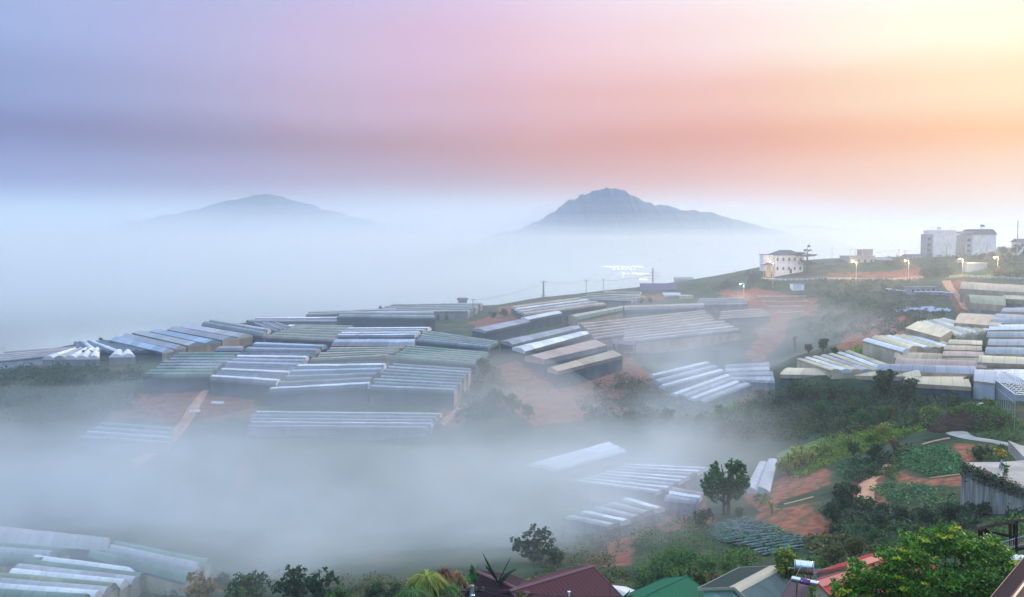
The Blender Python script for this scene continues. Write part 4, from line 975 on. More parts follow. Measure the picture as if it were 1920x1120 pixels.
# retaining bank strips below the white house, and the curved wall
for i, (x0, y0, x1, y1) in enumerate([(1420, 556, 1512, 556), (1430, 566, 1515, 565), (1440, 575, 1512, 574), (1455, 586, 1508, 585)]):
    ribbon("path", [(x0, y0), ((x0 + x1) / 2, y0 + .5), (x1, y1)], .8, CPATH, .35)
def wall_strip(name, label, pts, hgt, mat, th=.4, top=None, down=1.0, Yd=None):
    Q = [hit(x, y) if Yd is None else P(x, y, Yd[i]) for i, (x, y) in enumerate(pts)]; q0 = Q[0].copy(); m = MB()
    for a, b in zip(Q[:-1], Q[1:]):
        d = (b - a); d.z = 0; L = d.length; d.normalize(); nrm = Vector((-d.y, d.x, 0)) * th / 2
        vs = [a - nrm, b - nrm, b + nrm, a + nrm]; ha = hgt
        m.add([tuple(v - q0 - Vector((0, 0, down))) for v in vs] + [tuple(v - q0 + Vector((0, 0, ha))) for v in vs], [(3, 2, 1, 0), (4, 5, 6, 7), (0, 1, 5, 4), (1, 2, 6, 5), (2, 3, 7, 6), (3, 0, 4, 7)])
    o = empty(name, q0, label, "wall"); m.build("wall_body", mat, o)
    if top:
        m = MB()
        for a, b in zip(Q[:-1], Q[1:]): m.tube(a - q0 + Vector((0, 0, hgt + .1)), b - q0 + Vector((0, 0, hgt + .1)), .22, n=6)
        m.build("coping", top, o)
    return o, Q
wall_strip("retaining_wall", "curved pale edged wall on the slope under the long low hall", [(1662, 547), (1690, 551), (1720, 553), (1760, 553), (1788, 556)], 1.2, PL_PURP, .4, PL_WHITE)
# hanging blue tarps
TARP = noise_mat("blue_tarp", (.16, .22, .36), (.30, .36, .50), .5, .6)
for i, (x, y, lab) in enumerate([(1700, 583, "blue tarp spread leftmost on the slope under the curved wall"), (1730, 581, "blue tarp spread in the middle under the curved wall"), (1760, 584, "blue tarp spread nearest the dirt track on the slope")]):
    q = hit(x, y); vs = []; fs = []; N = 9
    for a in range(N):
        for b in range(5):
            X_ = q.x + (a / 8 - .5) * 9; Y_ = q.y + (b / 4 - .5) * 6; vs.append((X_ - q.x, Y_ - q.y, h1(X_, Y_) + .5 + .35 * math.sin(a * 1.9 + b) - q.z))
    for a in range(N - 1):
        for b in range(4): fs.append((a * 5 + b, a * 5 + 5 + b, a * 5 + 6 + b, a * 5 + 1 + b))
    o = mesh_obj("tarp", vs, fs, TARP, loc=q, smooth=True); tag(o, lab, "tarp", "blue tarps on the slope")
# --- far lights and roofs in the fog
proto = None; k = 0
for row, (y, x0, x1, n_) in enumerate([(500.5, 1132, 1205, 14), (505, 1152, 1190, 6), (513, 1162, 1178, 4), (513.5, 1186, 1215, 7), (519, 1168, 1172, 1), (524, 1200, 1213, 4)]):
    for i in range(n_):
        x = x0 + (x1 - x0) * i / max(1, n_ - 1) + random.uniform(-.8, .8); q = P(x, y + random.uniform(-.7, .7), 820 - row * 15)
        if proto is None:
            proto = empty("lamp", q, "tiny warm lamp in the rows of lights glowing through the fog", "lamp", "rows of tiny lights in the far fog")
            MB().lathe((0, 0, -.5), (0, 0, .5), [(0, .12), (.3, .30), (.7, .30), (1, .12)], 8).build("bulb", LAMPF, proto); MB().tube((0, 0, -40), (0, 0, -.5), .1).build("pole", GALV, proto)
        else: copy_thing(proto, q)
G2 = "roofs on the far hill lost in fog"
def farroof(label, x0, x1, y, hp, Y, mat=FILM['white']):
    c = hit((x0 + x1) / 2, y, 0, 560); Y = c.y; w = (x1 - x0) / FPX * Y; h = hp / FPX * Y * 1.6
    o = empty("greenhouse", (c.x, c.y, c.z), label, "greenhouse", G2); z = 2.4
    MB().box((0, 8, z / 2 - 2), (w, 16, z + 4)).build("wall", FILM['netgrey'], o); MB().add([(-w / 2 - .5, -1, z), (w / 2 + .5, -1, z), (w / 2 + .5, 8, z + h), (-w / 2 - .5, 8, z + h), (w / 2 + .5, 17, z), (-w / 2 - .5, 17, z)], [(0, 1, 2, 3), (3, 2, 4, 5), (1, 4, 2), (0, 3, 5), (0, 5, 4, 1)]).build("roof", mat, o)
farroof("upper faint white strip roof on the far foggy hill", 880, 962, 490, 2.5, 760); farroof("second faint strip roof on the far foggy hill", 905, 985, 499, 2, 730)
farroof("bright thin strip roof nearest in the fog left of the thick pole", 893, 948, 529, 3, 600); farroof("dim wide strip roof beside the bright thin strip in the fog", 950, 1020, 527, 2, 620, FILM['pale'])
farroof("faint flat building on top of the far foggy hill", 850, 895, 467, 1.2, 1250, FILM['grey'])
# ------------------------------------------------------------------ vegetation
LEAF = {
 'dark': leafmat("leaf_dark", (.010,.034,.020), (.060,.125,.05)), 'mid': leafmat("leaf_mid", (.018,.065,.018), (.12,.25,.05)),
 'olive': leafmat("leaf_olive", (.03,.048,.018), (.16,.18,.06)), 'lime': leafmat("leaf_lime", (.03,.09,.01), (.30,.42,.05)),
 'yellow': leafmat("leaf_yellow", (.10,.13,.02), (.48,.46,.10)), 'fresh': leafmat("leaf_fresh", (.01,.07,.02), (.10,.26,.07)),
 'rust': leafmat("leaf_rust", (.06,.035,.02), (.28,.14,.07)), 'gold': leafmat("leaf_gold", (.5,.36,.03), (.85,.62,.08)),
 'violet': leafmat("leaf_violet", (.12,.03,.16), (.40,.12,.45)), 'palm': leafmat("leaf_palm", (.06,.12,.02), (.42,.46,.08)),
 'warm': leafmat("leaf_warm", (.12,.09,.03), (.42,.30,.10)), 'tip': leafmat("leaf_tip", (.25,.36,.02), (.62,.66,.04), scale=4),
 'banana': leafmat("leaf_banana", (.015,.07,.02), (.06,.22,.05)), 'bananadark': leafmat("leaf_banana_dark", (.008,.025,.02), (.02,.06,.03)),
 'cabbage': leafmat("leaf_cabbage", (.016,.085,.03), (.09,.30,.10)),
}
BARK = noise_mat("bark", (.04,.03,.025), (.11,.085,.06), 3, .95, stretch=(1,1,.2), bump=.3)
def leaves(centres, size, seed, up=.35, aspect=.55):
    """diamond leaf clumps, one small quad each"""
    r = np.random.RandomState(seed); n = len(centres)
    nrm = r.normal(size=(n, 3)); nrm[:, 2] = np.abs(nrm[:, 2]) + up; nrm /= np.linalg.norm(nrm, axis=1)[:, None]
    a = r.normal(size=(n, 3)); a -= (a * nrm).sum(1)[:, None] * nrm; a /= np.linalg.norm(a, axis=1)[:, None]; b = np.cross(nrm, a)
    s = (size * r.uniform(.6, 1.35, n))[:, None]
    V = np.stack([centres - a * s, centres - b * s * aspect + nrm * s * .12, centres + a * s, centres + b * s * aspect + nrm * s * .12], 1).reshape(-1, 3)
    return V, np.arange(4 * n).reshape(n, 4)
def lobe_points(lobes, n, seed, hollow=.55):
    """points spread through lumpy lobes (cx,cy,cz,rx,ry,rz), denser toward their skins and clumped"""
    r = np.random.RandomState(seed); vol = np.array([l[3] * l[4] * l[5] for l in lobes]) ** .8; cnt = (n * vol / vol.sum()).astype(int) + 1; out = []
    for l, c in zip(lobes, cnt):
        nc = max(4, c // 14); d = r.normal(size=(nc, 3)); d /= np.linalg.norm(d, axis=1)[:, None]
        rad = r.uniform(hollow, 1.05, nc) * (1 + .18 * np.sin(d[:, 0] * 5 + d[:, 2] * 4 + seed))
        cc = d * rad[:, None]; k = r.randint(0, nc, c)
        p = cc[k] + r.normal(size=(c, 3)) * .13
        out.append(p * np.array(l[3:6]) + np.array(l[:3]))
    return np.vstack(out)
def tree(name, label, cat, height, width, mat, seed=1, nleaf=900, leaf=None, trunk=.22, form='round', group=None, lobes=None, stems=1, tr=.22):
    r = np.random.RandomState(seed); o = empty(name, (0, 0, 0), label, cat, group); H_ = height; R_ = width / 2; t0 = H_ * trunk
    if lobes is None:
        if form == 'round':
            lobes = [(0, 0, t0 + (H_ - t0) * .5, R_ * .62, R_ * .62, (H_ - t0) * .42)]
            for i in range(6):
                a = i * 1.05 + r.uniform(0, .8); z = t0 + (H_ - t0) * r.uniform(.25, .8); q = R_ * r.uniform(.4, .62)
                lobes.append((math.cos(a) * q, math.sin(a) * q, z, R_ * r.uniform(.32, .48), R_ * r.uniform(.32, .48), (H_ - t0) * r.uniform(.16, .26)))
        elif form == 'cone':
            lobes = [(r.uniform(-.08, .08) * R_, 0, t0 + (H_ - t0) * (k + .5) / 6, R_ * (1 - .85 * (k + .3) / 6), R_ * (1 - .85 * (k + .3) / 6), H_ * .10) for k in range(6)]
        elif form == 'column':
            lobes = [(r.uniform(-.1, .1) * R_, r.uniform(-.1, .1) * R_, t0 + (H_ - t0) * (k + .5) / 5, R_ * r.uniform(.7, 1), R_ * r.uniform(.7, 1), (H_ - t0) * .16) for k in range(5)]
        elif form == 'layer':
            lobes = []
            for k, (z, q, dx) in enumerate([(.34, .75, .35), (.42, .5, -.3), (.62, .8, .1), (.68, .7, -.35), (.80, .35, .1), (.95, .22, .0)]): lobes.append((dx * R_, r.uniform(-.2, .2) * R_, H_ * z, R_ * q, R_ * q * .8, H_ * .035))
        elif form == 'bush':
            lobes = []
            for i in range(7):
                a = i * .9 + r.uniform(0, .7); q = R_ * r.uniform(.1, .6); z = H_ * r.uniform(.3, .68); lobes.append((math.cos(a) * q, math.sin(a) * q, z, R_ * r.uniform(.35, .5), R_ * r.uniform(.35, .5), H_ * r.uniform(.22, .32)))
    m = MB(); tw = H_ * .028 * tr / .22 + .03
    for s in range(stems):
        ox = (s - (stems - 1) / 2) * tw * 2.2; pts = [(ox, 0, -.5), (ox + r.uniform(-.02, .02) * H_, 0, t0 * .6), (ox * 2 + r.uniform(-.04, .04) * H_, r.uniform(-.02, .02) * H_, t0 + (H_ - t0) * .35), (ox * 3, 0, H_ * .88)]
        m.path(pts, [tw * 1.3, tw, tw * .7, tw * .2], 8)
    for l in lobes[: 9]: m.path([(0, 0, min(t0 * .8, l[2] * .6)), (l[0] * .5, l[1] * .5, (t0 * .8 + l[2]) / 2), (l[0], l[1], l[2])], [tw * .55, tw * .35, tw * .12], 6)
    m.build("trunk", BARK, o)
    lf = leaf or width * .045
    pts = lobe_points(lobes, nleaf, seed); pts[:, 2] = np.maximum(pts[:, 2], .05)
    V, F = leaves(pts, lf, seed); fast_mesh("crown", V, F, LEAF[mat], o)
    return o
PROTO = {}
def plant(kind, px, py, hpx, label, cat="tree", name=None, group=None, wscale=1.0, sink=.0, rz=None):
    """copy of a plant of that kind whose foot is seen at (px,py) and that stands hpx pixels tall"""
    p = hit(px, py); hm = hpx / FPX * p.y; pr, ph = PROTO[kind]
    r = np.random.RandomState(hash_(label) % 9999); s = hm / ph
    q = copy_thing(pr, (p.x, p.y, p.z - sink), r.uniform(0, 6.28) if rz is None else rz, (s * wscale, s * wscale, s), label)
    q.name = name or pr["base_name"]; q["category"] = cat
    if group: q["group"] = group
    return q
def proto(kind, *a, **k):
    nm = a[0]; o = tree(*a, **k); PROTO[kind] = (o, a[3]); o["base_name"] = nm
proto('round', "tree", "x", "tree", 8, 7, 'dark', 3, 1700, .30, .16); proto('round2', "tree", "x", "tree", 8, 7.5, 'mid', 5, 1700, .30, .16)
proto('olive', "tree", "x", "tree", 8, 8, 'olive', 7, 1700, .32, .16); proto('cone', "conifer", "x", "conifer", 9, 4.6, 'dark', 9, 900, .34, .1, 'cone')
proto('column', "conifer", "x", "conifer", 9, 2.2, 'dark', 12, 900, .2, .06, 'column'); proto('layer', "layered_pine", "x", "pine", 10, 10, 'dark', 13, 1200, .34, .3, 'layer')
proto('bush', "bush", "x", "bush", 3, 4.2, 'dark', 15, 1300, .16, .05, 'bush'); proto('bushmid', "bush", "x", "bush", 3, 4.2, 'mid', 16, 1300, .16, .05, 'bush')
proto('bushlime', "bush", "x", "bush", 3, 4, 'lime', 17, 1300, .16, .05, 'bush'); proto('bushyellow', "bush", "x", "bush", 3, 4, 'yellow', 18, 1300, .16, .05, 'bush')
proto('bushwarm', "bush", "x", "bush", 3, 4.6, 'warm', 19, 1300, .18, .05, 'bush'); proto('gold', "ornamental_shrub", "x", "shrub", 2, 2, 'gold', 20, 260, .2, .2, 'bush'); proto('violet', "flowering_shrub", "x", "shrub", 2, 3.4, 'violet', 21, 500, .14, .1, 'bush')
proto('fresh', "tree", "x", "tree", 8, 7, 'fresh', 22, 1700, .30, .16); proto('lime', "tree", "x", "tree", 8, 6.5, 'lime', 23, 1700, .30)
# the large leafy tree with two crowns
R2 = np.random.RandomState(5)
p = hit(1361, 966); hm = 112 / FPX * p.y; R_ = 47 / FPX * p.y
lobes = [(-R_ * .38, 0, hm * .62, R_ * .42, R_ * .45, hm * .25), (-R_ * .42, 0, hm * .84, R_ * .20, R_ * .2, hm * .12), (-R_ * .72, 0, hm * .52, R_ * .27, R_ * .3, hm * .20), (R_ * .32, 0, hm * .84, R_ * .42, R_ * .4, hm * .14), (R_ * .3, 0, hm * .64, R_ * .42, R_ * .45, hm * .18),
 (R_ * .66, 0, hm * .56, R_ * .30, R_ * .35, hm * .18), (R_ * .62, 0, hm * .78, R_ * .22, R_ * .25, hm * .10), (R_ * .38, 0, hm * .40, R_ * .42, R_ * .4, hm * .13), (-R_ * .45, 0, hm * .34, R_ * .36, R_ * .36, hm * .10), (0, 0, hm * .50, R_ * .3, R_ * .3, hm * .2)]
bt = tree("large_tree", "large leafy tree with a cleft double crown standing clear of the fog", "tree", hm, R_ * 2, 'fresh', 31, 7500, .21, .22, lobes=[(l[0] * 1.06, l[1], l[2], l[3] * .82, l[4] * .82, l[5] * .85) for l in lobes], stems=2, tr=.19); bt.location = p
# individual trees and bushes: kind, foot px, py, height px, label
TR = [
 ('bush', 1316, 990, 40, "small dark tree to the left of the foot of the large leafy tree"), ('round', 1250, 800, 38, "dark round tree half veiled below the foggy greenhouses"),
 ('bush', 1002, 1056, 74, "grey green tree fading into fog above the banana plant"), ('bush', 1040, 1062, 46, "lower tree shoulder right of the fading grey green tree"),
 ('round', 1656, 752, 66, "left of the twin dark trees before the lilac tunnel"), ('round', 1702, 756, 52, "right of the twin dark trees before the lilac tunnel"),
 ('round', 714, 584, 11, "tiny dark tree on the skyline left of the crest bushes"), ('round', 768, 571, 10, "small bush like tree topping the hill crest"), ('round', 752, 574, 7, "little tree just left of the one topping the hill crest"),
 ('cone', 821, 602, 17, "left of two small dark conifers by the brown roofed house"), ('cone', 837, 601, 17, "right of two small dark conifers by the brown roofed house"),
 ('round', 42, 676, 17, "round topped dark tree on the left end of the hill"), ('round', 190, 645, 13, "dark tree on the ridge between dark hall and panelled roofs"), ('round', 8, 664, 14, "dark tree at the very left edge of the hill"),
 ('round', 908, 712, 44, "dark tree hugging the right end of the olive ribbed greenhouse"), ('olive', 925, 770, 46, "olive tree at the left foot of the orange terraces"), ('olive', 962, 778, 44, "olive tree in front of the orange terraces"), ('round', 893, 745, 36, "dark tree between brick bank and grey green corner greenhouse"),
 ('olive', 990, 786, 30, "low olive tree rightmost in front of the orange terraces"),
 ('bush', 925, 596, 15, "dark bush under the broad skyline roof, leftmost"), ('bush', 946, 594, 17, "dark bush under the broad skyline roof, second"), ('bush', 968, 592, 13, "dark bush under the broad skyline roof, third"), ('bush', 1068, 608, 17, "dark bush at the left mouth of the yellow walled tunnel"), ('bush', 1080, 607, 12, "small dark bush beside the left mouth of the yellow tunnel"),
 ('round', 1170, 577, 13, "leftmost tree of the green clump before the purple roofed house"), ('round', 1186, 575, 12, "second tree of the green clump before the purple roofed house"), ('round2', 1203, 573, 15, "third tree of the green clump before the purple roofed house"), ('round', 1219, 572, 15, "rightmost tree of the green clump before the purple roofed house"),
 ('cone', 1214, 654, 20, "pointed dark tree right of the stilt hut"), ('round', 1234, 656, 12, "low dark tree further right of the stilt hut"),
 ('bush', 1412, 532, 28, "large clipped dark tree left of the lit pavilion"), ('bush', 1360, 540, 18, "dim bush left of the clipped dark tree"), ('bush', 1380, 538, 12, "small dim bush touching the clipped dark tree"),
 ('layer', 1513, 513, 54, "dark layered pine with flat tiers beside the white house"),
 ('round', 1543, 662, 30, "darkest rounded tree in the misty bowl under the right slope"), ('round', 1516, 665, 22, "low dark tree left of the darkest one in the misty bowl"), ('column', 1490, 660, 30, "slender dim tree in the mist of the bowl"), ('round', 1565, 668, 18, "small tree right of the darkest one in the misty bowl"),
 ('bushlime', 1740, 782, 30, "yellow green bush left of the pale concrete path"), ('bushlime', 1757, 781, 20, "smaller yellow green bush touching the concrete path"), ('round2', 1600, 776, 34, "rounded green tree in the middle of the dark hillside"), ('olive', 1668, 790, 34, "spreading olive tree on the dark hillside"),
 ('round2', 1540, 786, 36, "green tree in the left part of the dark hillside"), ('round', 1460, 770, 34, "dark tree under the tip of the right slope greenhouses"), ('round', 1500, 755, 30, "dark tree right below the curved low roof"), ('round', 1560, 752, 26, "dark tree under the middle of the curved low roof"),
 ('round', 1790, 775, 38, "dark tree above the bend of the concrete path"), ('rust', 1818, 738, 34, "bare fan shaped brown tree between beige roof and white tunnel"),
 ('round2', 1868, 712, 16, "leafy tree poking up behind the bare steel frame"), ('round2', 1882, 712, 18, "second leafy tree behind the bare steel frame"),
 ('bushyellow', 1503, 880, 52, "pale yellow green tree at the head of the bright green belt"), ('bushyellow', 1478, 892, 44, "pale yellow green tree nearest the fog in the bright belt"), ('bushlime', 1545, 862, 40, "third bright green tree of the belt"), ('bushlime', 1590, 846, 36, "fourth bright green tree of the belt"), ('bushlime', 1635, 832, 32, "fifth bright green tree of the belt"),
 ('bushyellow', 1655, 818, 30, "sixth yellowish tree of the belt"), ('fresh', 1615, 800, 34, "fresh green tree behind the bright belt"), ('fresh', 1650, 796, 36, "fresh green tree behind the bright belt, beside the olive one"),
 ('round', 1640, 868, 42, "dark tree shading the gap between the two upper crop fields"), ('round', 1600, 860, 34, "dark tree below the bright belt by the lower field"), ('rust', 1676, 850, 30, "brownish tree between bright belt and upper crop field"),
 ('round', 1580, 965, 66, "big dark shrubby tree left of the dirt track fork"), ('round', 1562, 985, 48, "dark tree left of and below the dirt track fork"), ('round', 1605, 935, 30, "dark tree just below the dirt track fork"),
 ('round', 1650, 1000, 44, "dark tree under the lower end of the dirt track"), ('round', 1690, 985, 40, "dark tree below the lowest crop field"), ('round', 1735, 990, 44, "second dark tree below the lowest crop field"), ('olive', 1720, 1012, 36, "olive tree between lowest field and leafy shrub"), ('round', 1780, 985, 48, "dark tree left of the high plastered wall"),
 ('column', 1822, 948, 60, "tall narrow tree at the corner of the high plastered wall"),
 ('bush', 1842, 968, 32, "dark bush before the plastered wall, left one"), ('cone', 1890, 975, 32, "dark conical bush before the plastered wall"), ('bush', 1908, 972, 22, "low bush right of the conical one at the wall"), ('bush', 1815, 965, 26, "bush at the foot of the wall corner"),
 ('fresh', 1640, 1018, 30, "fresh green young tree on the brown slope"), ('olive', 1600, 1045, 46, "thin grey brown tree above the red roofs"), ('olive', 1560, 1062, 50, "grey brown tree above the steel tank"), ('olive', 1640, 1058, 40, "grey brown tree above the red ridge"),
 ('bushmid', 452, 1128, 64, "green tree at the bottom left of the fog, beside the tunnels"), ('bushwarm', 382, 1128, 56, "yellow brown tree at the right end of the green grey tunnels"), ('bush', 480, 1122, 52, "dull tree behind the green one at the bottom left"), ('bush', 552, 1124, 66, "tall misty tree at the bottom left of centre"), ('bush', 600, 1124, 60, "misty tree right of the tall misty one"),
 ('bushmid', 634, 1138, 46, "bright green round bush on the bottom edge"), ('bush', 700, 1130, 42, "dim tree right of the bright bush on the bottom edge"), ('bush', 742, 1128, 36, "dim tree left of the yellow palms"), ('olive', 420, 1112, 44, "dull tree between yellow brown and green trees"), ('olive', 355, 1068, 14, "tiny grey tree behind the near tunnels"),
 ('bushfresh', 1278, 1072, 46, "pale green misty tree above the green roof"), ('bushfresh', 1235, 1090, 42, "pale green misty tree further left above the green roof"), ('bushfresh', 1325, 1076, 34, "dull tree between net field and teal roof"), ('bushmid', 1362, 1074, 28, "low dark tree right above the teal roof"), ('bushfresh', 1208, 1100, 32, "lowest pale green misty tree by the cypresses"),
 ('round', 1330, 975, 22, "dark tree between the small dark tree and the large leafy one"), ('round', 1385, 975, 26, "dark tree right of the foot of the large leafy tree"),
 ('rust', 1425, 755, 26, "rust coloured bush tree on the edge of the foggy greenhouses"), ('bushlime', 1385, 770, 26, "yellowish tree left of the rust coloured bush tree"), ('round2', 1350, 788, 30, "green tree below the foggy greenhouses, left"), ('round2', 1405, 790, 32, "green tree below the rust coloured bush tree"), ('olive', 1310, 800, 26, "dull tree at the left end of the dark hillside"),
 ('bush', 1735, 520, 20, "dim green bush at the right end of the orange bank"), ('bush', 1755, 518, 24, "dim green bush under the tall white building"), ('bush', 1780, 516, 22, "dim green bush left of the street lamp by the shed"),
 ('round', 1880, 482, 22, "dark tree on the bank under the ridge houses, left"), ('round', 1905, 482, 26, "dark tree on the bank under the pale house corner"), ('round', 1860, 490, 20, "dark tree on the bank behind the lamp"), ('round', 1840, 492, 18, "dark tree above the blue shed"), ('round', 1925, 490, 30, "dark tree at the photo's right edge on the bank"),
 ('bushwarm', 1872, 521, 20, "first lamp lit orange bush by the right road"), ('bushwarm', 1890, 521, 17, "second lamp lit orange bush by the right road"), ('bushwarm', 1907, 521, 18, "third lamp lit orange bush by the right road"), ('bushwarm', 1925, 521, 18, "last lamp lit orange bush at the right edge"),
 ('gold', 1877, 862, 26, "golden yellow shrub beside the concrete terrace"), ('violet', 1906, 855, 18, "violet flowering shrub right of the golden one"), ('violet', 1860, 880, 8, "tiny violet flowers at the terrace edge"), ('bush', 1838, 865, 34, "narrow dark bush at the left end of the terrace"),
 ('bushlime', 1855, 765, 26, "bright green shrubs on top of the dark mound"), ('bushlime', 1885, 790, 22, "bright green shrubs on the right flank of the dark mound"),
]
proto('bushfresh', "bush", "x", "bush", 3, 4.6, 'fresh', 25, 1600, .15, .05, 'bush')
proto('rust', "tree", "x", "tree", 8, 7, 'rust', 24, 900, .3)
for k in TR:
    cat = {'cone': 'conifer', 'column': 'conifer', 'layer': 'pine', 'gold': 'shrub', 'violet': 'shrub'}.get(k[0], 'bush' if 'bush' in k[0] and 'tree' not in k[4] else 'tree')
    grp = {'tree': 'trees standing about the slopes', 'conifer': 'dark conifers', 'bush': 'bushes on the slopes', 'shrub': 'ornamental shrubs by the terrace', 'pine': None}[cat]
    plant(k[0], *k[1:5], cat=cat, group=grp, name={'gold': 'ornamental_shrub', 'violet': 'flowering_shrub', 'layer': 'layered_pine'}.get(k[0], cat if cat != 'pine' else 'layered_pine'))
for kd, (o, _) in PROTO.items():   # the originals were only patterns for the copies
    for ch in list(o.children): bpy.data.objects.remove(ch)
    bpy.data.objects.remove(o)

# undergrowth: uncounted low growth that covers the slopes
def undergrowth(name, polys, n, hpx, mat, seed, per=40, leaf=.26, flat=.6, hrange=(.6, 1.5)):
    r = np.random.RandomState(seed); areas = []
    for p in polys:
        a = np.array(p, float); areas.append(abs(np.dot(a[:, 0], np.roll(a[:, 1], 1)) - np.dot(a[:, 1], np.roll(a[:, 0], 1))) / 2)
    areas = np.array(areas); Vs = []; base = r.normal(size=(per * 3, 3)); base /= np.linalg.norm(base, axis=1)[:, None]; base *= r.uniform(.5, 1, per * 3)[:, None]; base[:, 2] = np.abs(base[:, 2])
    pts = []
    for p, a in zip(polys, areas):
        k = int(n * a / areas.sum()); arr = np.array(p, float); lo_, hi_ = arr.min(0), arr.max(0); got = 0
        while got < k:
            q = r.uniform(lo_, hi_)
            if in_poly(np.array([q[0]]), np.array([q[1]]), p)[0]:
                got += 1; w = hit(q[0], q[1]); s = hpx / FPX * w.y * r.uniform(*hrange)
                b = base[r.choice(per * 3, per, False)] * np.array([s * flat * 1.6, s * flat * 1.6, s]); Vs.append(b + np.array([w.x, w.y, w.z - .1]))
    C_ = np.vstack(Vs); V, F = leaves(C_, leaf, seed); o = fast_mesh(name, V, F, LEAF[mat]); o["kind"] = "stuff"; return o
undergrowth("undergrowth", [[(1420,755),(1500,720),(1800,738),(1760,800),(1620,815),(1450,830),(1290,815),(1330,780)], [(1640,860),(1700,840),(1690,855),(1640,900),(1590,905),(1600,870)], [(1550,950),(1610,940),(1720,965),(1830,965),(1830,1000),(1700,1030),(1600,1040),(1560,1000)]], 1000, 15, 'dark', 51, 44, .30)
undergrowth("undergrowth", [[(1330,770),(1430,750),(1560,790),(1500,830),(1400,820)], [(1500,775),(1700,760),(1720,800),(1560,830)], [(1790,770),(1830,780),(1800,790)], [(1500,1010),(1600,1010),(1660,1060),(1560,1080)]], 420, 12, 'olive', 52, 36, .28)
undergrowth("undergrowth", [[(1465,880),(1500,850),(1560,825),(1690,795),(1740,790),(1740,802),(1640,838),(1560,870),(1500,898)], [(1725,775),(1760,765),(1770,785),(1730,795)], [(1600,658),(1690,645),(1700,655),(1600,672)]], 520, 11, 'lime', 53, 40, .22)
undergrowth("undergrowth", [[(0,690),(80,688),(270,695),(265,735),(240,770),(60,800),(0,800)], [(860,700),(930,680),(960,770),(860,800)], [(1080,735),(1180,700),(1280,760),(1290,800),(1100,790)]], 620, 12, 'dark', 54, 34, .40)
undergrowth("undergrowth", [[(1520,525),(1700,525),(1770,560),(1700,590),(1540,560)], [(1560,570),(1780,590),(1700,630),(1520,640),(1500,600)], [(1660,485),(1900,478),(1935,500),(1780,512),(1660,500)], [(1340,535),(1450,530),(1450,545),(1340,545)]], 620, 8, 'dark', 55, 26, .42)
undergrowth("undergrowth", [[(1810,835),(1925,840),(1925,862),(1850,880),(1830,868)], [(1640,895),(1690,850),(1680,900)], [(1830,800),(1925,790),(1925,830),(1830,822)], [(1480,1040),(1600,1060),(1560,1090),(1490,1090)], [(1420,930),(1440,925),(1440,945),(1410,950)]], 260, 9, 'mid', 56, 40, .16)
undergrowth("undergrowth", [[(280,1085),(400,1060),(520,1080),(760,1090),(860,1130),(280,1130)], [(1000,1060),(1150,1050),(1200,1090),(1180,1110),(1000,1100)], [(1030,1010),(1250,960),(1300,980),(1200,1050),(1020,1060)]], 240, 20, 'olive', 57, 60, .18)
undergrowth("undergrowth", [[(1660,1000),(1830,1000),(1925,960),(1925,1020),(1800,1040),(1660,1040)]], 160, 16, 'mid', 58, 60, .16)
undergrowth("undergrowth", [[(1190,1060),(1300,1030),(1420,1045),(1400,1085),(1220,1105)], [(1180,1010),(1300,985),(1330,1030),(1230,1060)]], 130, 24, 'mid', 59, 80, .16)
# crop fields: rows of leafy heads on the ground
def field(name, poly, mat, rowgap, gap, leaf, seed, per=9, hgt=.35, ang=.5, net=None):
    W_ = [hit(x, y) for x, y in poly]; pl = [(p.x, p.y) for p in W_]; a = np.array(pl); c = a.mean(0); r = np.random.RandomState(seed); ca_, sa_ = math.cos(ang), math.sin(ang)
    rad = np.abs(a - c).max() * 1.5; u = np.arange(-rad, rad, gap); v = np.arange(-rad, rad, rowgap); U, V_ = np.meshgrid(u, v); X = c[0] + U * ca_ - V_ * sa_ + r.normal(size=U.shape) * gap * .25; Y = c[1] + U * sa_ + V_ * ca_ + r.normal(size=U.shape) * gap * .12
    X = X.ravel(); Y = Y.ravel(); k = in_poly(X, Y, pl) & (r.uniform(size=X.shape) > .06); X = X[k]; Y = Y[k]; Z = H(X, Y)
    C_ = np.repeat(np.stack([X, Y, Z], 1), per, 0); C_ += r.normal(size=C_.shape) * np.array([gap * .3, gap * .3, hgt * .3]) + np.array([0, 0, hgt * .6])
    Vv, F = leaves(C_, leaf, seed, up=.9, aspect=.7); o = fast_mesh(name, Vv, F, LEAF[mat]); o["kind"] = "stuff"; return o
field("vegetable_field", [(1683,852),(1720,838),(1770,836),(1800,855),(1822,886),(1790,890),(1740,892),(1690,876)], 'cabbage', .85, .55, .26, 61, 6)
field("vegetable_field", [(1562,880),(1600,862),(1660,855),(1650,875),(1615,897),(1590,903),(1565,892)], 'cabbage', .85, .6, .26, 62, 6, ang=.2)
field("vegetable_field", [(1640,906),(1700,905),(1790,925),(1800,950),(1730,955),(1660,940),(1632,925)], 'cabbage', 1.1, .75, .24, 63, 5, ang=.1)
field("vegetable_field", [(1335,985),(1390,970),(1440,985),(1505,1010),(1500,1030),(1450,1045),(1380,1030),(1330,1005)], 'cabbage', 1.7, .5, .2, 64, 6, ang=-.36)
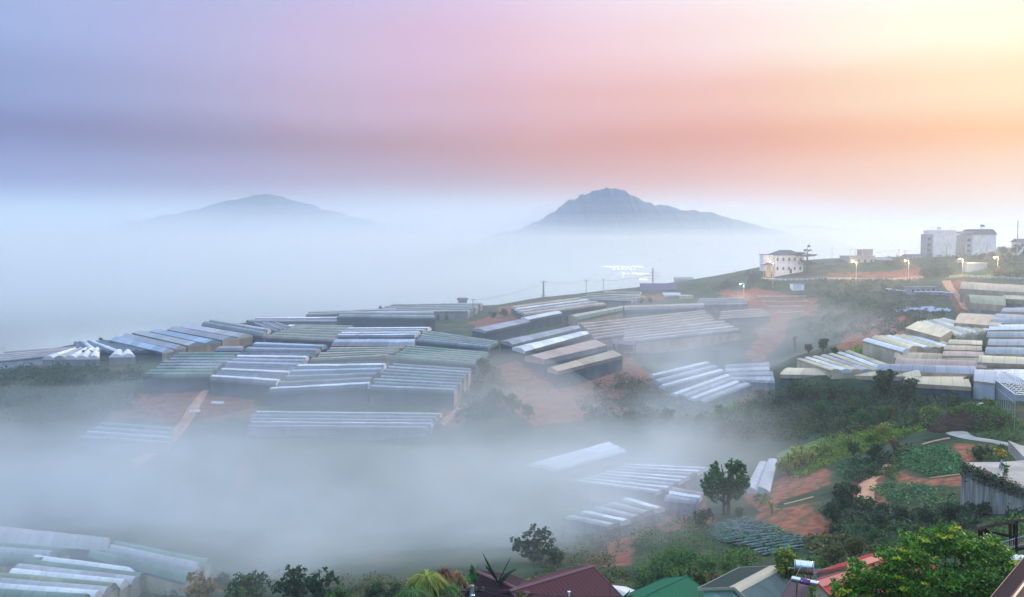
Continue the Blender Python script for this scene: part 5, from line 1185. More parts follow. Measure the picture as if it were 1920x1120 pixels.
# net covered beds in blue strips
NETB = noise_mat("blue_net", (.018,.045,.04), (.13,.22,.25), 1.3, .9, stretch=(.6, 3, 1), lo=.38, hi=.66, bump=.2)
Wp = [hit(x, y) for x, y in [(1335,985),(1390,970),(1440,985),(1505,1010),(1500,1030),(1450,1045),(1380,1030),(1330,1005)]]
pl = [(p.x, p.y) for p in Wp]; a_ = np.array(pl); X, Y = np.meshgrid(np.arange(a_[:, 0].min(), a_[:, 0].max(), .25), np.arange(a_[:, 1].min(), a_[:, 1].max(), .25)); inside = in_poly(X + 4 * fbm(X / 3, Y / 3, 8), Y + 4 * fbm(X / 3, Y / 3, 9), pl)
d_ = X * .35 + Y * .94 + 2.5 * fbm(X / 6, Y / 6, 19); Z = H(X, Y) + .12 + .20 * np.abs(np.sin(d_ * math.pi / 1.7)) ** .6 * (1 + fbm(X / 5, Y / 2, 33)) + .3 * fbm(X / 1.1, Y / .8, 12, 3)
ix = np.arange(X.size).reshape(X.shape); F = np.stack([ix[:-1, :-1], ix[:-1, 1:], ix[1:, 1:], ix[1:, :-1]], -1).reshape(-1, 4); k = (inside[:-1, :-1] & inside[1:, 1:] & (np.abs(np.sin(d_ * math.pi / 1.7)) + .9 * fbm(X / 1.5, Y / 1.5, 44) > .52)[:-1, :-1]).ravel()
o = fast_mesh("netted_crop_bed", np.stack([X, Y, Z], -1).reshape(-1, 3), F[k], NETB, smooth=True); tag(o, "blue net stretched over the crop beds below the large leafy tree", "crop net")
# small white things by the dark net wall and dirt track
for x, y, L_, lab in [(359, 722, 3.4, "white plastic sheet lying under the dark net wall"), (366, 774, 2.8, "white bundle lying right of the dirt track"), (408, 758, 3.0, "crumpled white sheet on the orange field")]:
    q = hit(x, y); m = MB(); r = np.random.RandomState(int(x))
    for i in range(5): m.box((-L_ / 2 + L_ * (i + .5) / 5, r.uniform(-.3, .3), .25 + r.uniform(0, .25)), (L_ / 5, .9 + r.uniform(0, .5), .4 + r.uniform(0, .3)), r.uniform(-.3, .3))
    o = tag(m.build("plastic_sheet", PL_WHITE), lab, "plastic sheet", "white plastic scraps on the hill"); o.location = q
# ------------------------------------------------------------------ foreground houses
RED = corr("roof_red", (.46,.014,.028), .3, .35, .5, .2); MAR = corr("roof_maroon", (.085,.026,.034), .42, .45, .5, .3); MARD = corr("roof_maroon_dark", (.022,.008,.015), .42, .5, .4, .2)
GRN = corr("roof_green", (.0,.13,.06), .3, .45, .4, .12); TEALD = corr("roof_teal_dark", (.014,.045,.04), .3, .4, .5, .3); TEALG = corr("roof_grey_green", (.15,.20,.175), .3, .45, .5, .55)
PUR = corr("roof_purple_rib", (.11,.075,.09), .2, .5, .5, .35); PINKR = corr("roof_faded_red", (.26,.04,.055), .3, .4, .5, .5); WHT = corr("roof_white_sheet", (.70,.70,.68), .3, .5, .4, .15)
CAPB = plain("ridge_cap_beige", (.45,.41,.29), .55); CAPR = plain("ridge_cap_salmon", (.55,.12,.09), .5); CAPM = plain("ridge_cap_maroon", (.13,.04,.05), .5)
def gable(name, label, A, B, YA, wl, wr, dl, dr, ml, mr_, wallm, capm, capw=.22, walls=True, over=.5, cat="house", win=False, hgt=None, group=None, inset=.35):
    """ridge from pixel A (at distance YA) to pixel B on the same level; wl/wr plan widths left and right of A->B, dl/dr drops"""
    a = P(A[0], A[1], YA); rb = ray(*B); rb = rb / rb[2] * a.z; b = Vector(rb)
    d = b - a; L = d.length; ang = math.atan2(d.y, d.x); o = empty(name, (a.x, a.y, a.z), label, cat, group); o.rotation_euler = (0, 0, ang)
    # local x along the ridge, y to the left
    for sgn, w, dz, mt_, nm in ((1, wl, dl, ml, "roof_panel"), (-1, wr, dr, mr_, "roof_panel")):
        if not w: continue
        q = [(-over, 0, 0), (L + over, 0, 0), (L + over, sgn * w, -dz), (-over, sgn * w, -dz)]
        if sgn < 0: q = [q[1], q[0], q[3], q[2]]
        MB().slab(q, .07).build(nm, mt_, o)
        e = Vector((0, sgn * w, -dz)).normalized()
        f = MB(); f.box((L / 2, sgn * (w + .03), -dz - .06), (L + 2 * over, .05, .2)).build("fascia", capm, o)
        for xe in (-over - .03, L + over + .03):
            v = MB(); t_ = .11
            v.add([(xe - .03, 0, .03), (xe + .03, 0, .03), (xe + .03, sgn * w, -dz + .03), (xe - .03, sgn * w, -dz + .03), (xe - .03, 0, -.2), (xe + .03, 0, -.2), (xe + .03, sgn * w, -dz - .2), (xe - .03, sgn * w, -dz - .2)], [(0, 1, 2, 3), (7, 6, 5, 4), (0, 4, 5, 1), (1, 5, 6, 2), (2, 6, 7, 3), (3, 7, 4, 0)]).build("verge_board", capm, o)
    c = MB(); cwl = capw
    for sgn, w, dz in ((1, wl, dl), (-1, wr, dr)):
        if not w: continue
        k = dz / w; q = [(-over - .05, 0, .05), (L + over + .05, 0, .05), (L + over + .05, sgn * cwl, .05 - cwl * k), (-over - .05, sgn * cwl, .05 - cwl * k)]
        if sgn < 0: q = [q[1], q[0], q[3], q[2]]
        c.slab(q, .03)
    c.build("ridge_cap", capm, o)
    if walls:
        i = inset; g = -(hgt or 5.5); m = MB(); pl = wl - i if wl else .2; pr = wr - i if wr else .2; zl = -dl * (pl / wl) - .12 if wl else -.12; zr = -dr * (pr / wr) - .12 if wr else -.12
        vs = []
        for x in (0, L): vs += [(x, pl, g), (x, pl, zl), (x, 0, -.12), (x, -pr, zr), (x, -pr, g)]
        m.add(vs, [(0, 1, 2, 3, 4), (9, 8, 7, 6, 5), (0, 5, 6, 1), (1, 6, 7, 2), (2, 7, 8, 3), (3, 8, 9, 4), (4, 9, 5, 0)]); m.build("wall", wallm, o)
    return o, L, ang
gable("house", "house with a dark maroon gable roof behind the cable pole", (985,1109), (897,1072), 76, 3.0, 4.2, 1.0, 1.4, MARD, MARD, PL_GREY, CAPM)
gable("house", "house with a wide brown maroon ribbed roof right of the darker one", (965,1104), (1103,1063), 76, 3.2, 6.0, 1.2, 2.6, MAR, MAR, PL_CREAM, CAPM)
gable("shed", "white sheet roofed shed peeking out behind the brown maroon roof", (1140,1098), (1176,1113), 82, 2.5, 3.0, .8, 1.2, WHT, WHT, PL_GREY, WHT, cat="shed", over=.2)
gable("house", "house with a plain bright green roof in front of the cypresses", (1185,1128), (1282,1083), 76, 2.6, 5.0, .9, 1.9, GRN, GRN, PL_MINT, GRN, capw=.1)
hs, L_, _ = gable("house", "mint walled house with teal and grey green roof halves and a beige ridge", (1381,1100), (1451,1063), 76, 3.6, 4.2, 1.05, 2.3, TEALD, TEALG, PL_MINT, CAPB, capw=.55, over=.3)
f = MB(); y0 = 1.35; z0 = -1.95
f.box((-.06, y0, z0 + .62), (.1, 1.4, .1)).box((-.06, y0, z0 - .62), (.1, 1.4, .1)).box((-.06, y0 + .65, z0), (.1, .1, 1.3)).box((-.06, y0 - .65, z0), (.1, .1, 1.3)).box((-.06, y0, z0), (.08, .06, 1.2))
fo = f.build("window", PL_WHITE, hs); MB().box((-.03, y0, z0), (.04, 1.2, 1.15)).build("pane", GLASS, fo)
MB().tube((-.5, -3.0, -2.0), (-.5, 0, -.32), .06).build("bracket", DARKM, hs)
gable("shed", "purple ribbed lean roof under the solar heater", (1478,1128), (1502,1088), 72, .8, 4.6, .2, 1.2, PUR, PUR, PL_GREY, PUR, capw=.05, cat="shed", over=.1)
gable("house", "house with the upper bright red roof and salmon ridge behind the shrub", (1589,1060), (1700,1024), 74, 3.4, 4.6, 1.7, 2.2, RED, RED, PL_CREAM, CAPR, capw=.5, over=.2)
gable("house", "lower faded red roofed house wing beside the solar heater", (1536,1091), (1592,1073), 70, 1.0, 3.8, .4, 1.9, PINKR, RED, PL_CREAM, CAPR, capw=.5, over=.2)
gable("house", "dark maroon roof corner cutting the bottom right of the photo", (1868,1160), (1965,1035), 40, 1.0, 4.0, .4, 1.2, MARD, MARD, PL_GREY, CAPM, over=.2, capw=.1)
# fence behind the tank
o = empty("fence", P(1530, 1076, 76), "grey plank fence between the steel tank and the red roofs", "fence")
for i in range(13): MB().box((i * .17 - .4, i * .05, -.45), (.12, .04, 1.5)).build("plank", GALV if i % 3 else PL_GREY, o)
MB().tube((-.5, -.05, .05), (1.8, .55, .05), .04).build("rail", GALV, o)
# steel water tank on its stand
p = P(1508, 1063, 72)
o = empty("water_tank", (p.x, p.y, p.z - 1.0), "shiny ribbed steel water tank on a rusty stand above the solar heater", "water tank"); o.rotation_euler = (0, 0, -.35)
prof = [(0, .12), (.02, .35), (.06, .47)]
for k in range(13): prof.append((.08 + .84 * k / 12, .50 + (.018 if k % 2 else -.01)))
prof += [(.94, .47), (.98, .35), (1, .12)]
MB().lathe((-.75, 0, 1.0), (.75, 0, 1.0), prof, 24).build("tank", STEEL, o, True)
m = MB()
for x in (-.72, -.28, .28, .72): m.lathe((x - .025, 0, 1.0), (x + .025, 0, 1.0), [(0, .525), (1, .525)], 20)
m.build("hoop", GALV, o)
RUST = noise_mat("rusty_steel", (.07,.03,.02), (.20,.09,.05), 4, .9)
for x in (-.5, .5):
    for y in (-.32, .32): MB().tube((x * 1.1, y, -1.4), (x, y, .58), .045).build("leg", RUST, o)
MB().box((0, 0, .52), (1.35, .75, .08)).build("platform", RUST, o); MB().tube((-.75, 0, .8), (-1.25, -.1, .8), .025).build("pipe", PL_WHITE, o); MB().tube((.1, -.35, .5), (.5, -.9, -1.1), .03).build("brace", CAPB, o)
# solar heater: long drum with a purple label
a = P(1483, 1085, 70); b = P(1535, 1096, 69.2); d = b - a; Lh = d.length
o = empty("solar_heater", (a.x, a.y, a.z), "long blue silver solar heater drum with a purple label across its middle", "solar heater"); o.rotation_euler = (0, 0, math.atan2(d.y, d.x)); tilt = d.z
def hp(t): return (Lh * t, 0, tilt * t)
MB().lathe(hp(0), hp(1), [(0, .1), (.02, .2), (.05, .235), (.95, .235), (.98, .2), (1, .1)], 24).build("drum", STEEL, o, True)
LABEL = plain("label_purple", (.16,.03,.22), .4); WHITEP = plain("label_white", (.85,.80,.85), .5); ROSE = plain("label_rose", (.75,.25,.55), .5)
lb = MB().lathe(hp(.36), hp(.68), [(0, .241), (1, .241)], 24).build("label", LABEL, o, True)
m = MB().lathe(hp(.345), hp(.36), [(0, .243), (1, .243)], 24).lathe(hp(.68), hp(.695), [(0, .243), (1, .243)], 24); m.build("label_band", DARKM, lb)
def on_drum(t, ang, w_, h__):   # small mark on the drum face toward the viewer
    x, _, z = hp(t); ca, sa = math.cos(ang), math.sin(ang); return (x, -.245 * ca, z + .245 * sa)
m = MB(); c0 = on_drum(.40, .35, 0, 0); m.lathe((c0[0], c0[1] - .012, c0[2]), (c0[0], c0[1] + .01, c0[2]), [(0, .06), (1, .06)], 16); m.build("emblem", WHITEP, lb)
m = MB()
for k, (t, hh_) in enumerate([(.445, .05), (.467, .07), (.489, .05), (.511, .07), (.533, .05), (.555, .05), (.577, .07), (.599, .05), (.621, .05), (.643, .07)]):
    c0 = on_drum(t, .30, 0, 0); m.box((c0[0], c0[1] - .006, c0[2] + hh_ / 2 - .03), (.026, .012, hh_)); m.box((c0[0] + .012, c0[1] - .006, c0[2] - .02 if k % 2 else c0[2] + .02), (.03, .012, .012))
m.build("lettering", ROSE, lb)
for t in (.12, .88): MB().tube((Lh * t, 0, tilt * t - .1), (Lh * t, .15, tilt * t - .9), .03).build("leg", GALV, o)
MB().tube((Lh * .15, .05, .1), (Lh * .35, .7, .95), .022).build("pipe", CAPB, o)
# power pole with insulators and cables over the maroon roofs
p = P(885, 1098, 60); o = empty("power_pole", (p.x, p.y, p.z - 7), "concrete pole top with insulators before the dark maroon roof", "pole")
MB().tube((0, 0, -.5), (0, 0, 7.0), .2, .16, 12).build("shaft", CONC, o); MB().box((0, 0, 6.6), (1.7, .12, .12)).build("crossarm", DARKM, o)
for x in (-.7, -.25, .3, .75): MB().lathe((x, -.05, 6.66), (x, -.05, 6.95), [(0, .05), (.3, .09), (.5, .05), (.75, .08), (1, .03)], 10).build("insulator", plain("insulator", (.25,.12,.08), .2), o, True)
MB().lathe((.05, -.2, 6.1), (.05, -.2, 6.5), [(0, .1), (.2, .14), (.8, .14), (1, .06)], 12).build("bracket_lamp", STEEL, o)
CAB = plain("cable", (.02,.02,.02), .7)
def cable(a, b, Ya, Yb, sag, label, r=.028):
    A_, B_ = P(*a, Ya), P(*b, Yb); n_ = 16; pts = []
    for i in range(n_ + 1): t = i / n_; q = A_.lerp(B_, t); pts.append((q.x, q.y, q.z - sag * 4 * t * (1 - t)))
    m = MB().path(pts, [r] * (n_ + 1), 5); tag(m.build("cable", CAB), label, "cable", "cables strung over the foreground roofs")
cable((780, 1140), (885, 1100), 55, 60, .5, "black cable running down left from the pole top"); cable((885, 1099), (1160, 1118), 60, 58, .3, "black cable running right over the brown maroon roof"); cable((886, 1104), (1075, 1122), 60, 57, .3, "lower black cable over the dark maroon roof"); cable((790, 1120), (884, 1098), 50, 60, .3, "upper black cable left of the pole top")
p = P(1144, 1082, 74); o = empty("aerial", (p.x, p.y, p.z - 4), "thin upright aerial rod at the right end of the brown maroon roof", "aerial"); MB().tube((0, 0, 0), (0, 0, 4), .025).build("rod", DARKM, o)
p = P(1067, 1117, 70); o = empty("vent_pipe", (p.x, p.y, p.z - .5), "small white vent pipe on the brown maroon roof", "vent"); MB().tube((0, 0, 0), (0, 0, .75), .06).box((0, 0, .8), (.22, .22, .07)).build("pipe", PL_WHITE, o)
p = P(1378, 1054, 110)
# ------------------------------------------------------------------ pavilion deck on the right
Yp = 66
def Q(px, py, dy=0): return P(px, py, Yp + dy)
c0 = Q(1890, 1020); o = empty("pavilion", (c0.x, c0.y, c0.z - 3), "dark timber pavilion with a sloping roof and slatted railing at the right edge", "pavilion")
def loc(px, py, dy=0): q = Q(px, py, dy); return q - o.location
MB().slab([loc(1826, 992, 0), loc(1925, 972, -3.0), loc(1935, 968, 1), loc(1850, 986, 3)], .16).build("roof", noise_mat("rusty_sheet", (.03,.018,.02), (.12,.06,.045), 1.5, .7), o)
for px, pt, pb, dy in ((1838, 990, 1046, 0), (1848, 989, 1040, 2.6), (1894, 980, 1060, -1.8), (1906, 976, 1050, -2.4), (1904, 974, 1046, 1.0)): MB().tube(loc(px, pb, dy), loc(px, pt, dy), .17 if px in (1838, 1904) else .1, n=6).build("post", WOODD, o)
MB().tube(loc(1838, 994), loc(1904, 1008, -2), .10).tube(loc(1838, 990), loc(1915, 975, -2.5), .09).build("beam", WOODD, o)
MB().tube(loc(1876, 1018, -1.5), loc(1925, 1004, -3), .045, n=6).tube(loc(1876, 1030, -1.5), loc(1925, 1020, -3), .035, n=6).build("handrail", GALV, o)
for i in range(14):
    t = i / 13; A_ = loc(1877, 1032, -1.5).lerp(loc(1925, 1022, -3), t); B_ = loc(1877, 1019, -1.5).lerp(loc(1925, 1005, -3), t); MB().tube(A_, B_, .022, n=5).build("baluster", CAPB, o)
MB().slab([loc(1872, 1034, -1.5), loc(1930, 1024, -3.2), loc(1940, 1015, 2), loc(1845, 1022, 2)], .2).build("deck", WOODD, o)
# grey plastic drum cabinet
p = P(1912, 1040, 58); o = empty("storage_tank", (p.x, p.y, p.z - 1.8), "pale grey lidded tank beside the leafy shrub at the right edge", "tank")
MB().lathe((.1, 0, -1.2), (.1, 0, 1.4), [(0, .55), (.05, .6), (.45, .6), (.47, .63), (.52, .63), (.54, .58), (1, .58)], 20).build("body", PL_GREY, o, True); MB().lathe((.1, 0, 1.4), (.1, 0, 1.7), [(0, .66), (.3, .66), (.8, .45), (1, .1)], 20).build("lid", PL_WHITE, o, True)
MB().lathe((.1, 0, .45), (.1, 0, .6), [(0, .65), (1, .65)], 20).build("band", PL_WHITE, o)
# ------------------------------------------------------------------ terrace with the plastered wall
top = [P(1822, 876, 118), P(1840, 880, 115), P(1862, 890, 111), P(1890, 904, 107), P(1925, 922, 103)]; zt = top[2].z
top = [P(x, y, -zt * -1 / ((HOR - y) / FPX) if False else zt / ((HOR - y) / FPX)) for x, y in ((1820, 884), (1832, 888), (1850, 895), (1880, 906), (1925, 924))]
top[0] = Vector((top[0].x + .3, top[0].y + 3.0, zt))
WALLM = noise_mat("stained_plaster", (.17,.16,.14), (.42,.42,.38), .9, .95, stretch=(2.4, 2.4, .22), bump=.2)
o = empty("terrace_wall", top[2], "tall stained plaster wall holding up the pale terrace", "wall"); m = MB(); q0 = top[2]
for a, b in zip(top[:-1], top[1:]):
    n_ = Vector((-(b - a).y, (b - a).x, 0)).normalized() * .45
    m.add([tuple(v - q0) for v in (a - Vector((0, 0, 7)), b - Vector((0, 0, 7)), b + n_ - Vector((0, 0, 7)), a + n_ - Vector((0, 0, 7)), a, b, b + n_, a + n_)], [(3, 2, 1, 0), (4, 5, 6, 7), (0, 1, 5, 4), (2, 3, 7, 6), (1, 2, 6, 5), (3, 0, 4, 7)])
m.build("wall_body", WALLM, o)
tq = top + [Vector((top[-1].x + 12, top[-1].y, zt)), Vector((top[-1].x + 12, top[-1].y + 26, zt)), P(1925, 868, zt / ((HOR - 868) / FPX)), P(1880, 872, zt / ((HOR - 872) / FPX)), P(1845, 872, zt / ((HOR - 872) / FPX))]
vs = [(v.x, v.y, zt + .06) for v in tq] + [(v.x, v.y, zt - 1.5) for v in tq]; N = len(tq)
t_ = mesh_obj("terrace", vs, [tuple(range(N)), tuple(range(2 * N - 1, N - 1, -1))] + [(i, i + N, (i + 1) % N + N, (i + 1) % N) for i in range(N)], CPATH); t_["kind"] = "structure"
# climbers spilling over the wall edge
r = np.random.RandomState(5); pts = []
for a, b in zip(top[:-1], top[1:]):
    for k in range(420):
        t = r.uniform(); q = a.lerp(b, t); pts.append((q.x + r.normal() * .35, q.y + r.normal() * .3 - .25, zt + .25 - abs(r.normal()) * .75))
V, F = leaves(np.array(pts), .17, 3); o = fast_mesh("creeper", V, F, LEAF['dark']); tag(o, "dark creeper spilling over the top edge of the plaster wall", "creeper")
pts = np.array(pts)[::7] + np.array([0, .9, .25]); V, F = leaves(pts, .16, 4); o = fast_mesh("flower_bed", V, F, LEAF['rust']); o["kind"] = "stuff"
def cypress_small(px, py, hpx, label, mat, w=.3, cat="shrub"):
    p = hit(px, py) if py > 0 else None; return p
for px, py, hpx, lab, mt in ((1877, 888, 22, "pale grey garden statue like cone on the terrace", None),):
    p = P(px, py, zt / ((HOR - py) / FPX)); h_ = hpx / FPX * p.y; o = empty("parasol", (p.x, p.y, zt), "folded pale parasol standing on the terrace", "parasol"); MB().lathe((0, 0, .3), (0, 0, h_), [(0, .3), (.5, .2), (.9, .08), (1, .02)], 10).build("canopy", PL_GREY, o, True); MB().tube((0, 0, 0), (0, 0, .35), .04).build("pole", DARKM, o)
p = P(1884, 899, zt / ((HOR - 899) / FPX)); o = empty("potted_plant", (p.x, p.y, zt), "green potted plant with pointed leaves at the terrace edge", "plant"); MB().lathe((0, 0, 0), (0, 0, .4), [(0, .2), (1, .3)], 12).build("pot", CONC, o)
V, F = leaves(np.array([(random.gauss(0, .18), random.gauss(0, .18), random.uniform(.4, 1.5)) for _ in range(70)]), .2, 5); fast_mesh("foliage", V, F, LEAF['mid'], o)
# ------------------------------------------------------------------ bare steel greenhouse frame
A0, A1 = hit(1866, 742), hit(1924, 722); o = empty("steel_frame", A0, "bare galvanised steel greenhouse frame with open roof trusses at the right edge", "greenhouse frame")
fr = [P(1868, 700, 226), P(1905, 690, 232), P(1932, 782, 168), P(1893, 744, 178)]
F0 = P(1866, 702, 222); F1 = P(1888, 692, 226); F2 = P(1932, 730, 176); F3 = P(1903, 752, 168); F4 = P(1866, 745, 222 - 10)
def L0(v): return v - A0
m = MB(); N = 11
lefts = [P(1866, 712, 205).lerp(P(1904, 740, 165), i / (N - 1)) for i in range(N)]; peaks = [P(1880, 695, 208).lerp(P(1924, 722, 168), i / (N - 1)) for i in range(N)]; rights = [P(1902, 700, 211).lerp(P(1958, 742, 171), i / (N - 1)) for i in range(N)]
for i in range(N):
    t = MB(); t.tube(L0(lefts[i]), L0(peaks[i]), .06, n=5).tube(L0(peaks[i]), L0(rights[i]), .06, n=5).tube(L0(lefts[i]), L0(rights[i]), .05, n=5)
    c_ = (lefts[i] + rights[i]) / 2; t.tube(L0(c_), L0(peaks[i]), .04, n=5).tube(L0(lefts[i].lerp(c_, .5)), L0(lefts[i].lerp(peaks[i], .5)), .04, n=5).tube(L0(rights[i].lerp(c_, .5)), L0(rights[i].lerp(peaks[i], .5)), .04, n=5)
    t.build("truss", GALV, o)
    for s in (lefts[i], rights[i]): g = h1(s.x, s.y); MB().tube(L0(Vector((s.x, s.y, g - .3))), L0(s), .06, n=6).build("post", GALV, o)
for row in (lefts, peaks, rights): MB().tube(L0(row[0]), L0(row[-1]), .08, n=6).build("purlin", PL_WHITE, o)
for k in (.33, .66): MB().tube(L0(lefts[0].lerp(peaks[0], k)), L0(lefts[-1].lerp(peaks[-1], k)), .05, n=5).tube(L0(rights[0].lerp(peaks[0], k)), L0(rights[-1].lerp(peaks[-1], k)), .05, n=5).build("purlin", GALV, o)
lo2 = [v - Vector((0, 0, 1.6)) for v in lefts]; MB().tube(L0(lo2[0]), L0(lo2[-1]), .05, n=5).build("purlin", GALV, o)
# dark earth mound beside the path
MND = noise_mat("mound_earth", (.03,.02,.016), (.08,.05,.038), .8, .95, stretch=(1, 1, 3), bump=.8, spec=.03)
c_ = hit(1850, 812); V = []; n1, n2 = 40, 18
for i in range(n1):
    for j in range(n2):
        a = 2 * math.pi * i / n1; t = j / (n2 - 1); rx, ry = 8.0 * (1 - t ** 1.6), 6.0 * (1 - t ** 1.6); x, y = rx * math.cos(a), ry * math.sin(a)
        nz_ = float(fbm(np.array([x / 2.0 + 7]), np.array([y / 2.0]), 3)[0]); z = 3.6 * math.sin(math.pi / 2 * t) * (1 + .9 * nz_ * (1 - t)) + .5 * nz_ ; V.append((c_.x + 1 + x, c_.y + 8 + y, h1(c_.x + 1 + x, c_.y + 8 + y) - .4 + z))
F = [(i * n2 + j, ((i + 1) % n1) * n2 + j, ((i + 1) % n1) * n2 + j + 1, i * n2 + j + 1) for i in range(n1) for j in range(n2 - 1)]
o = mesh_obj("earth_mound", V, F, MND, smooth=True); o["kind"] = "structure"
Vm = np.array(V); rr_ = np.random.RandomState(8); sel = Vm[rr_.choice(len(Vm), 520)]; sel = sel[(sel[:, 2] > sel[:, 2].min() + 1.2) & ((sel[:, 0] > c_.x - 1) | (sel[:, 2] > sel[:, 2].max() - 1.2))]
pts = (sel[:, None, :] + rr_.normal(size=(len(sel), 16, 3)) * np.array([.5, .5, .3]) + np.array([0, 0, .25])).reshape(-1, 3); Vv, Fv = leaves(pts, .2, 6); o = fast_mesh("undergrowth", Vv, Fv, LEAF['mid']); o["kind"] = "stuff"
# ------------------------------------------------------------------ foreground plants
def frond(m, base, tip, width, droop, n=9, notch=True, seed=1):
    """a banana leaf: curved midrib with a torn blade either side"""
    r = np.random.RandomState(seed); b, t = Vector(base), Vector(tip); d = t - b; side = d.cross(Vector((0, 0, 1)));
    side = side.normalized() if side.length > .01 else Vector((1, 0, 0)); pts = []
    for i in range(n + 1):
        s = i / n; q = b.lerp(t, s); q.z += droop * (4 * s * (1 - s)) * .5; pts.append((q, width * math.sin(math.pi * min(1, .12 + s * .88)) ** .7))
    for i in range(n):
        (q0, w0), (q1, w1) = pts[i], pts[i + 1]
        for sg in (-1, 1):
            k = r.uniform(.75, 1.15); dr0 = Vector((0, 0, -.35 * w0 * k)); dr1 = Vector((0, 0, -.35 * w1 * k)); gap = .86 if notch else 1
            m.add([q0, q0 + side * sg * w0 * k + dr0, q0.lerp(q1, gap) + side * sg * w1 * k + dr1, q0.lerp(q1, gap if False else 1.0)], [(0, 1, 2, 3)])
    return m
def banana(label, px, py, Y, tips, mat, width=.3, trunk_px=40):
    c = P(px, py, Y); g = P(px, py + trunk_px, Y); o = empty("banana_plant", g, label, "banana plant", "banana plants behind the roofs"); 
    MB().path([(0, 0, 0), (.05, 0, (c.z - g.z) * .5), (0, 0, c.z - g.z)], [.16, .13, .09]).build("stem", LEAF['banana'], o)
    for i, (tx, ty, dr) in enumerate(tips):
        t = P(tx, ty, Y + (i % 3 - 1) * .8); m = MB(); frond(m, c - g, t - g, width, dr, 10, True, i + int(px)); m.path([c - g, (c - g).lerp(t - g, .5) + Vector((0, 0, dr * .5)), t - g], [.04, .03, .01], 5); m.build("leaf", LEAF[mat], o)
banana("banana plant with dark ragged leaves spread between the two maroon roofs", 934, 1092, 78, [(905, 1037, .1), (958, 1044, .1), (969, 1066, .35), (910, 1060, .25), (925, 1068, .2), (952, 1080, .25)], 'bananadark', .34)
banana("banana plant with bright green leaves left of the dark maroon roof", 890, 1092, 76, [(884, 1058, .1), (897, 1057, .3), (866, 1076, .35), (862, 1090, .3), (905, 1072, .3)], 'banana', .34)
banana("small banana plant poking up before the brown maroon roof", 975, 1128, 60, [(970, 1104, .1), (980, 1110, .1), (992, 1112, .1)], 'lime', .12, 30)
banana("low banana plant at the right end of the brown maroon roof", 1170, 1122, 78, [(1182, 1106, .1), (1160, 1112, .1), (1190, 1115, .1), (1156, 1118, .1)], 'bananadark', .16)
banana("small pale banana plant on the brown slope right of the large leafy tree", 1447, 952, 140, [(1440, 938, .3), (1458, 948, .3), (1462, 955, .2), (1434, 946, .3), (1450, 940, .2)], 'palm', .35, 12)
def palm(label, px, py, Y, rad, n, mat, seed, stem=3.0, name="palm", wide=1.0, up=.6, lw=.05, base=1.0):
    """feathery crown of many narrow arching leaves"""
    r = np.random.RandomState(seed); c = P(px, py, Y); o = empty(name, (c.x, c.y, c.z - stem), label, "palm", "palm like plants at the bottom edge"); MB().path([(0, 0, -1), (0, 0, stem)], [.22, .16]).build("trunk", BARK, o)
    V = []; F = []
    for i in range(n):
        a = r.uniform(0, 6.28); e = r.uniform(-.1, 1.0) * up; L = rad * r.uniform(.7, 1.15); d = Vector((math.cos(a) * wide, math.sin(a), 0)); sd = Vector((-math.sin(a), math.cos(a), 0)); b = len(V); S_ = 6
        for k in range(S_ + 1):
            s = k / S_; q = Vector((0, 0, stem)) + d * L * s * math.cos(e) + Vector((0, 0, L * s * math.sin(e) * 1.2 - L * .75 * s * s)); w = lw * rad * (1 - s * .85)
            V += [tuple(q + sd * w), tuple(q - sd * w)]
            if k: F.append((b + 2 * k - 2, b + 2 * k - 1, b + 2 * k + 1, b + 2 * k))
    fast_mesh("crown", V, F, LEAF[mat], o); return o
palm("dense yellow green feathery palm leftmost at the bottom centre", 800, 1082, 74, 1.9, 420, 'palm', 3, 3.0); palm("drooping green palm below the feathery yellow one", 775, 1112, 72, 2.0, 300, 'mid', 4, 3.0); palm("rust topped dry palm between the yellow and green ones", 833, 1078, 76, 1.3, 260, 'rust', 5, 3.4, up=1.4)
palm("pale dry palm beside the bright banana plant", 858, 1084, 78, 1.3, 240, 'warm', 6, 3.2, up=1.3); palm("green palm in front of the rust topped one", 835, 1104, 74, 1.7, 320, 'mid', 7, 3.0); palm("short yellow tufted palm on the ridge line of the brown maroon roof", 996, 1094, 82, 1.0, 260, 'palm', 8, 2.5, up=1.5)
palm("small feathery palm before the lower red roof", 1625, 1112, 62, .9, 160, 'palm', 9, 2.0, up=1.2)
# cypresses and shrubs between green roof and fog
def single(label, cat, name, px, py, hpx, wpx, Y, mat, form, seed, nl, leaf, group=None, trunk=.08):
    b = P(px, py, Y); hm = hpx / FPX * Y; o = tree(name, label, cat, hm, wpx / FPX * Y, mat, seed, nl, leaf, trunk, form, group); o.location = b; return o
for i, (px, hp_, lab) in enumerate([(1222, 46, "leftmost small cypress behind the green roof"), (1240, 60, "tallest pointed cypress behind the green roof"), (1256, 52, "third cypress behind the green roof"), (1275, 56, "fourth cypress touching the green roof ridge"), (1292, 62, "fifth cypress beside the brown shrubs")]):
    single(lab, "cypress", "cypress", px, 1118 - i * 2, hp_ * .8, 17, 84, 'dark', 'cone', 70 + i, 700, .12, "small cypresses behind the green roof")
single("bushy brown green shrub behind the right end of the green roof", "bush", "bush", 1312, 1108, 46, 44, 86, 'olive', 'bush', 81, 1200, .13); single("brown leafless shrub left of the teal roof", "bush", "bush", 1335, 1102, 34, 34, 88, 'rust', 'bush', 82, 500, .10)
single("bright green leaning tree behind the steel tank", "tree", "tree", 1474, 1108, 84, 52, 80, 'lime', 'round', 83, 2600, .15, trunk=.2); single("low green bush right of the steel tank", "bush", "bush", 1548, 1078, 30, 34, 84, 'mid', 'bush', 84, 900, .12)
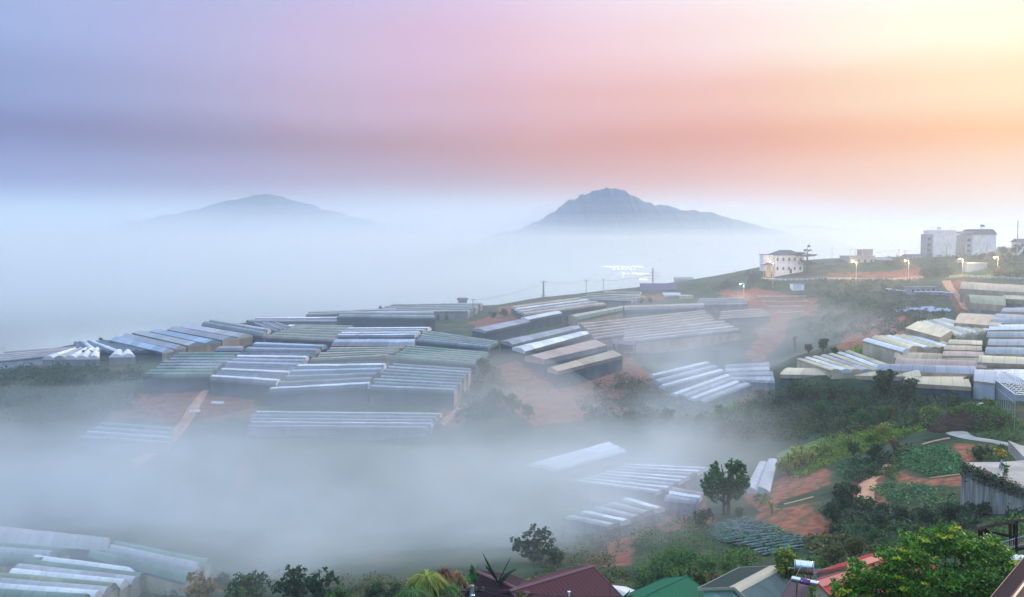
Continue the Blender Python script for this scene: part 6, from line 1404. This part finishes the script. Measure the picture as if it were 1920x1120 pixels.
single("yellow green sapling before the solar heater", "tree", "tree", 1522, 1140, 44, 22, 62, 'lime', 'column', 85, 500, .09); single("feathery green conifer sapling before the lower red roof", "conifer", "conifer", 1562, 1140, 56, 24, 58, 'mid', 'cone', 86, 800, .08)
single("tall dry brown plant spike left of the timber pavilion", "plant", "plant", 1796, 1030, 52, 16, 70, 'rust', 'column', 87, 350, .10); single("dark red leaved shrub behind the leafy shrub", "bush", "bush", 1724, 1030, 28, 34, 70, 'violet', 'bush', 88, 200, .1)
single("dark hedge like bush under the timber pavilion", "bush", "bush", 1888, 1090, 60, 90, 56, 'mid', 'bush', 89, 3200, .11); single("green bush beneath the left post of the pavilion", "bush", "bush", 1846, 1070, 52, 60, 58, 'fresh', 'bush', 90, 2200, .11)
# the big leafy shrub with yellow green tips
Ys = 50; c = P(1768, 1120, Ys); o = empty("leafy_shrub", (c.x, c.y, c.z - 2.5), "large glossy green shrub with yellow flower tips filling the bottom right corner", "shrub")
S_ = Ys / FPX; lob = []
for dx, dy, rx, rz in [(-60, -62, 42, 20), (-20, -75, 40, 22), (10, -98, 16, 22), (35, -72, 42, 22), (80, -66, 42, 24), (115, -40, 30, 30), (-90, -28, 36, 26), (-125, -10, 34, 24), (-150, 8, 26, 20), (-148, 30, 30, 24), (125, 0, 34, 36), (120, 40, 40, 36), (-40, -25, 60, 35), (30, -25, 70, 38), (90, -8, 50, 40), (-80, 22, 60, 34), (0, 25, 80, 40), (80, 35, 60, 40), (-120, 35, 40, 30), (-140, -38, 14, 12), (-92, -62, 22, 12)]:
    lob.append((dx * 1.12 * S_, random.uniform(-1.2, 1.2), (-dy * 1.12 + 6) * S_ + 2.5, rx * 1.1 * S_, 1.5, rz * 1.1 * S_))
pts = lobe_points(lob, 48000, 91, .3); V, F = leaves(pts, .115, 92, .5, .5); fast_mesh("foliage", V, F, leafmat("leaf_glossy", (.008,.05,.005), (.13,.36,.018), rough=.5, spec=.3, scale=1.6), o)
m = MB()
for l in lob: m.path([(0, 0, -.8), (l[0] * .4, l[1] * .3, l[2] * .4), (l[0], l[1], l[2])], [.14, .08, .02], 6)
m.build("branches", BARK, o)
r = np.random.RandomState(94); tips = []
for k in range(64):
    l = lob[r.randint(0, 13)]; a = r.uniform(-1, 1); tips.append((l[0] + a * l[3], l[1] - r.uniform(0, .9), l[2] + l[5] * math.sqrt(max(.05, 1 - a * a)) * r.uniform(.2, 1.05)))
for k, t in enumerate(tips):
    n_ = r.randint(16, 46); q = np.array(t) + np.clip(r.normal(size=(n_, 3)), -1.6, 1.6) * np.array([.14, .12, .05]); V, F = leaves(q, .085, 100 + k, 1.2, .5); fast_mesh("flower_cluster", V, F, LEAF['tip'], o)
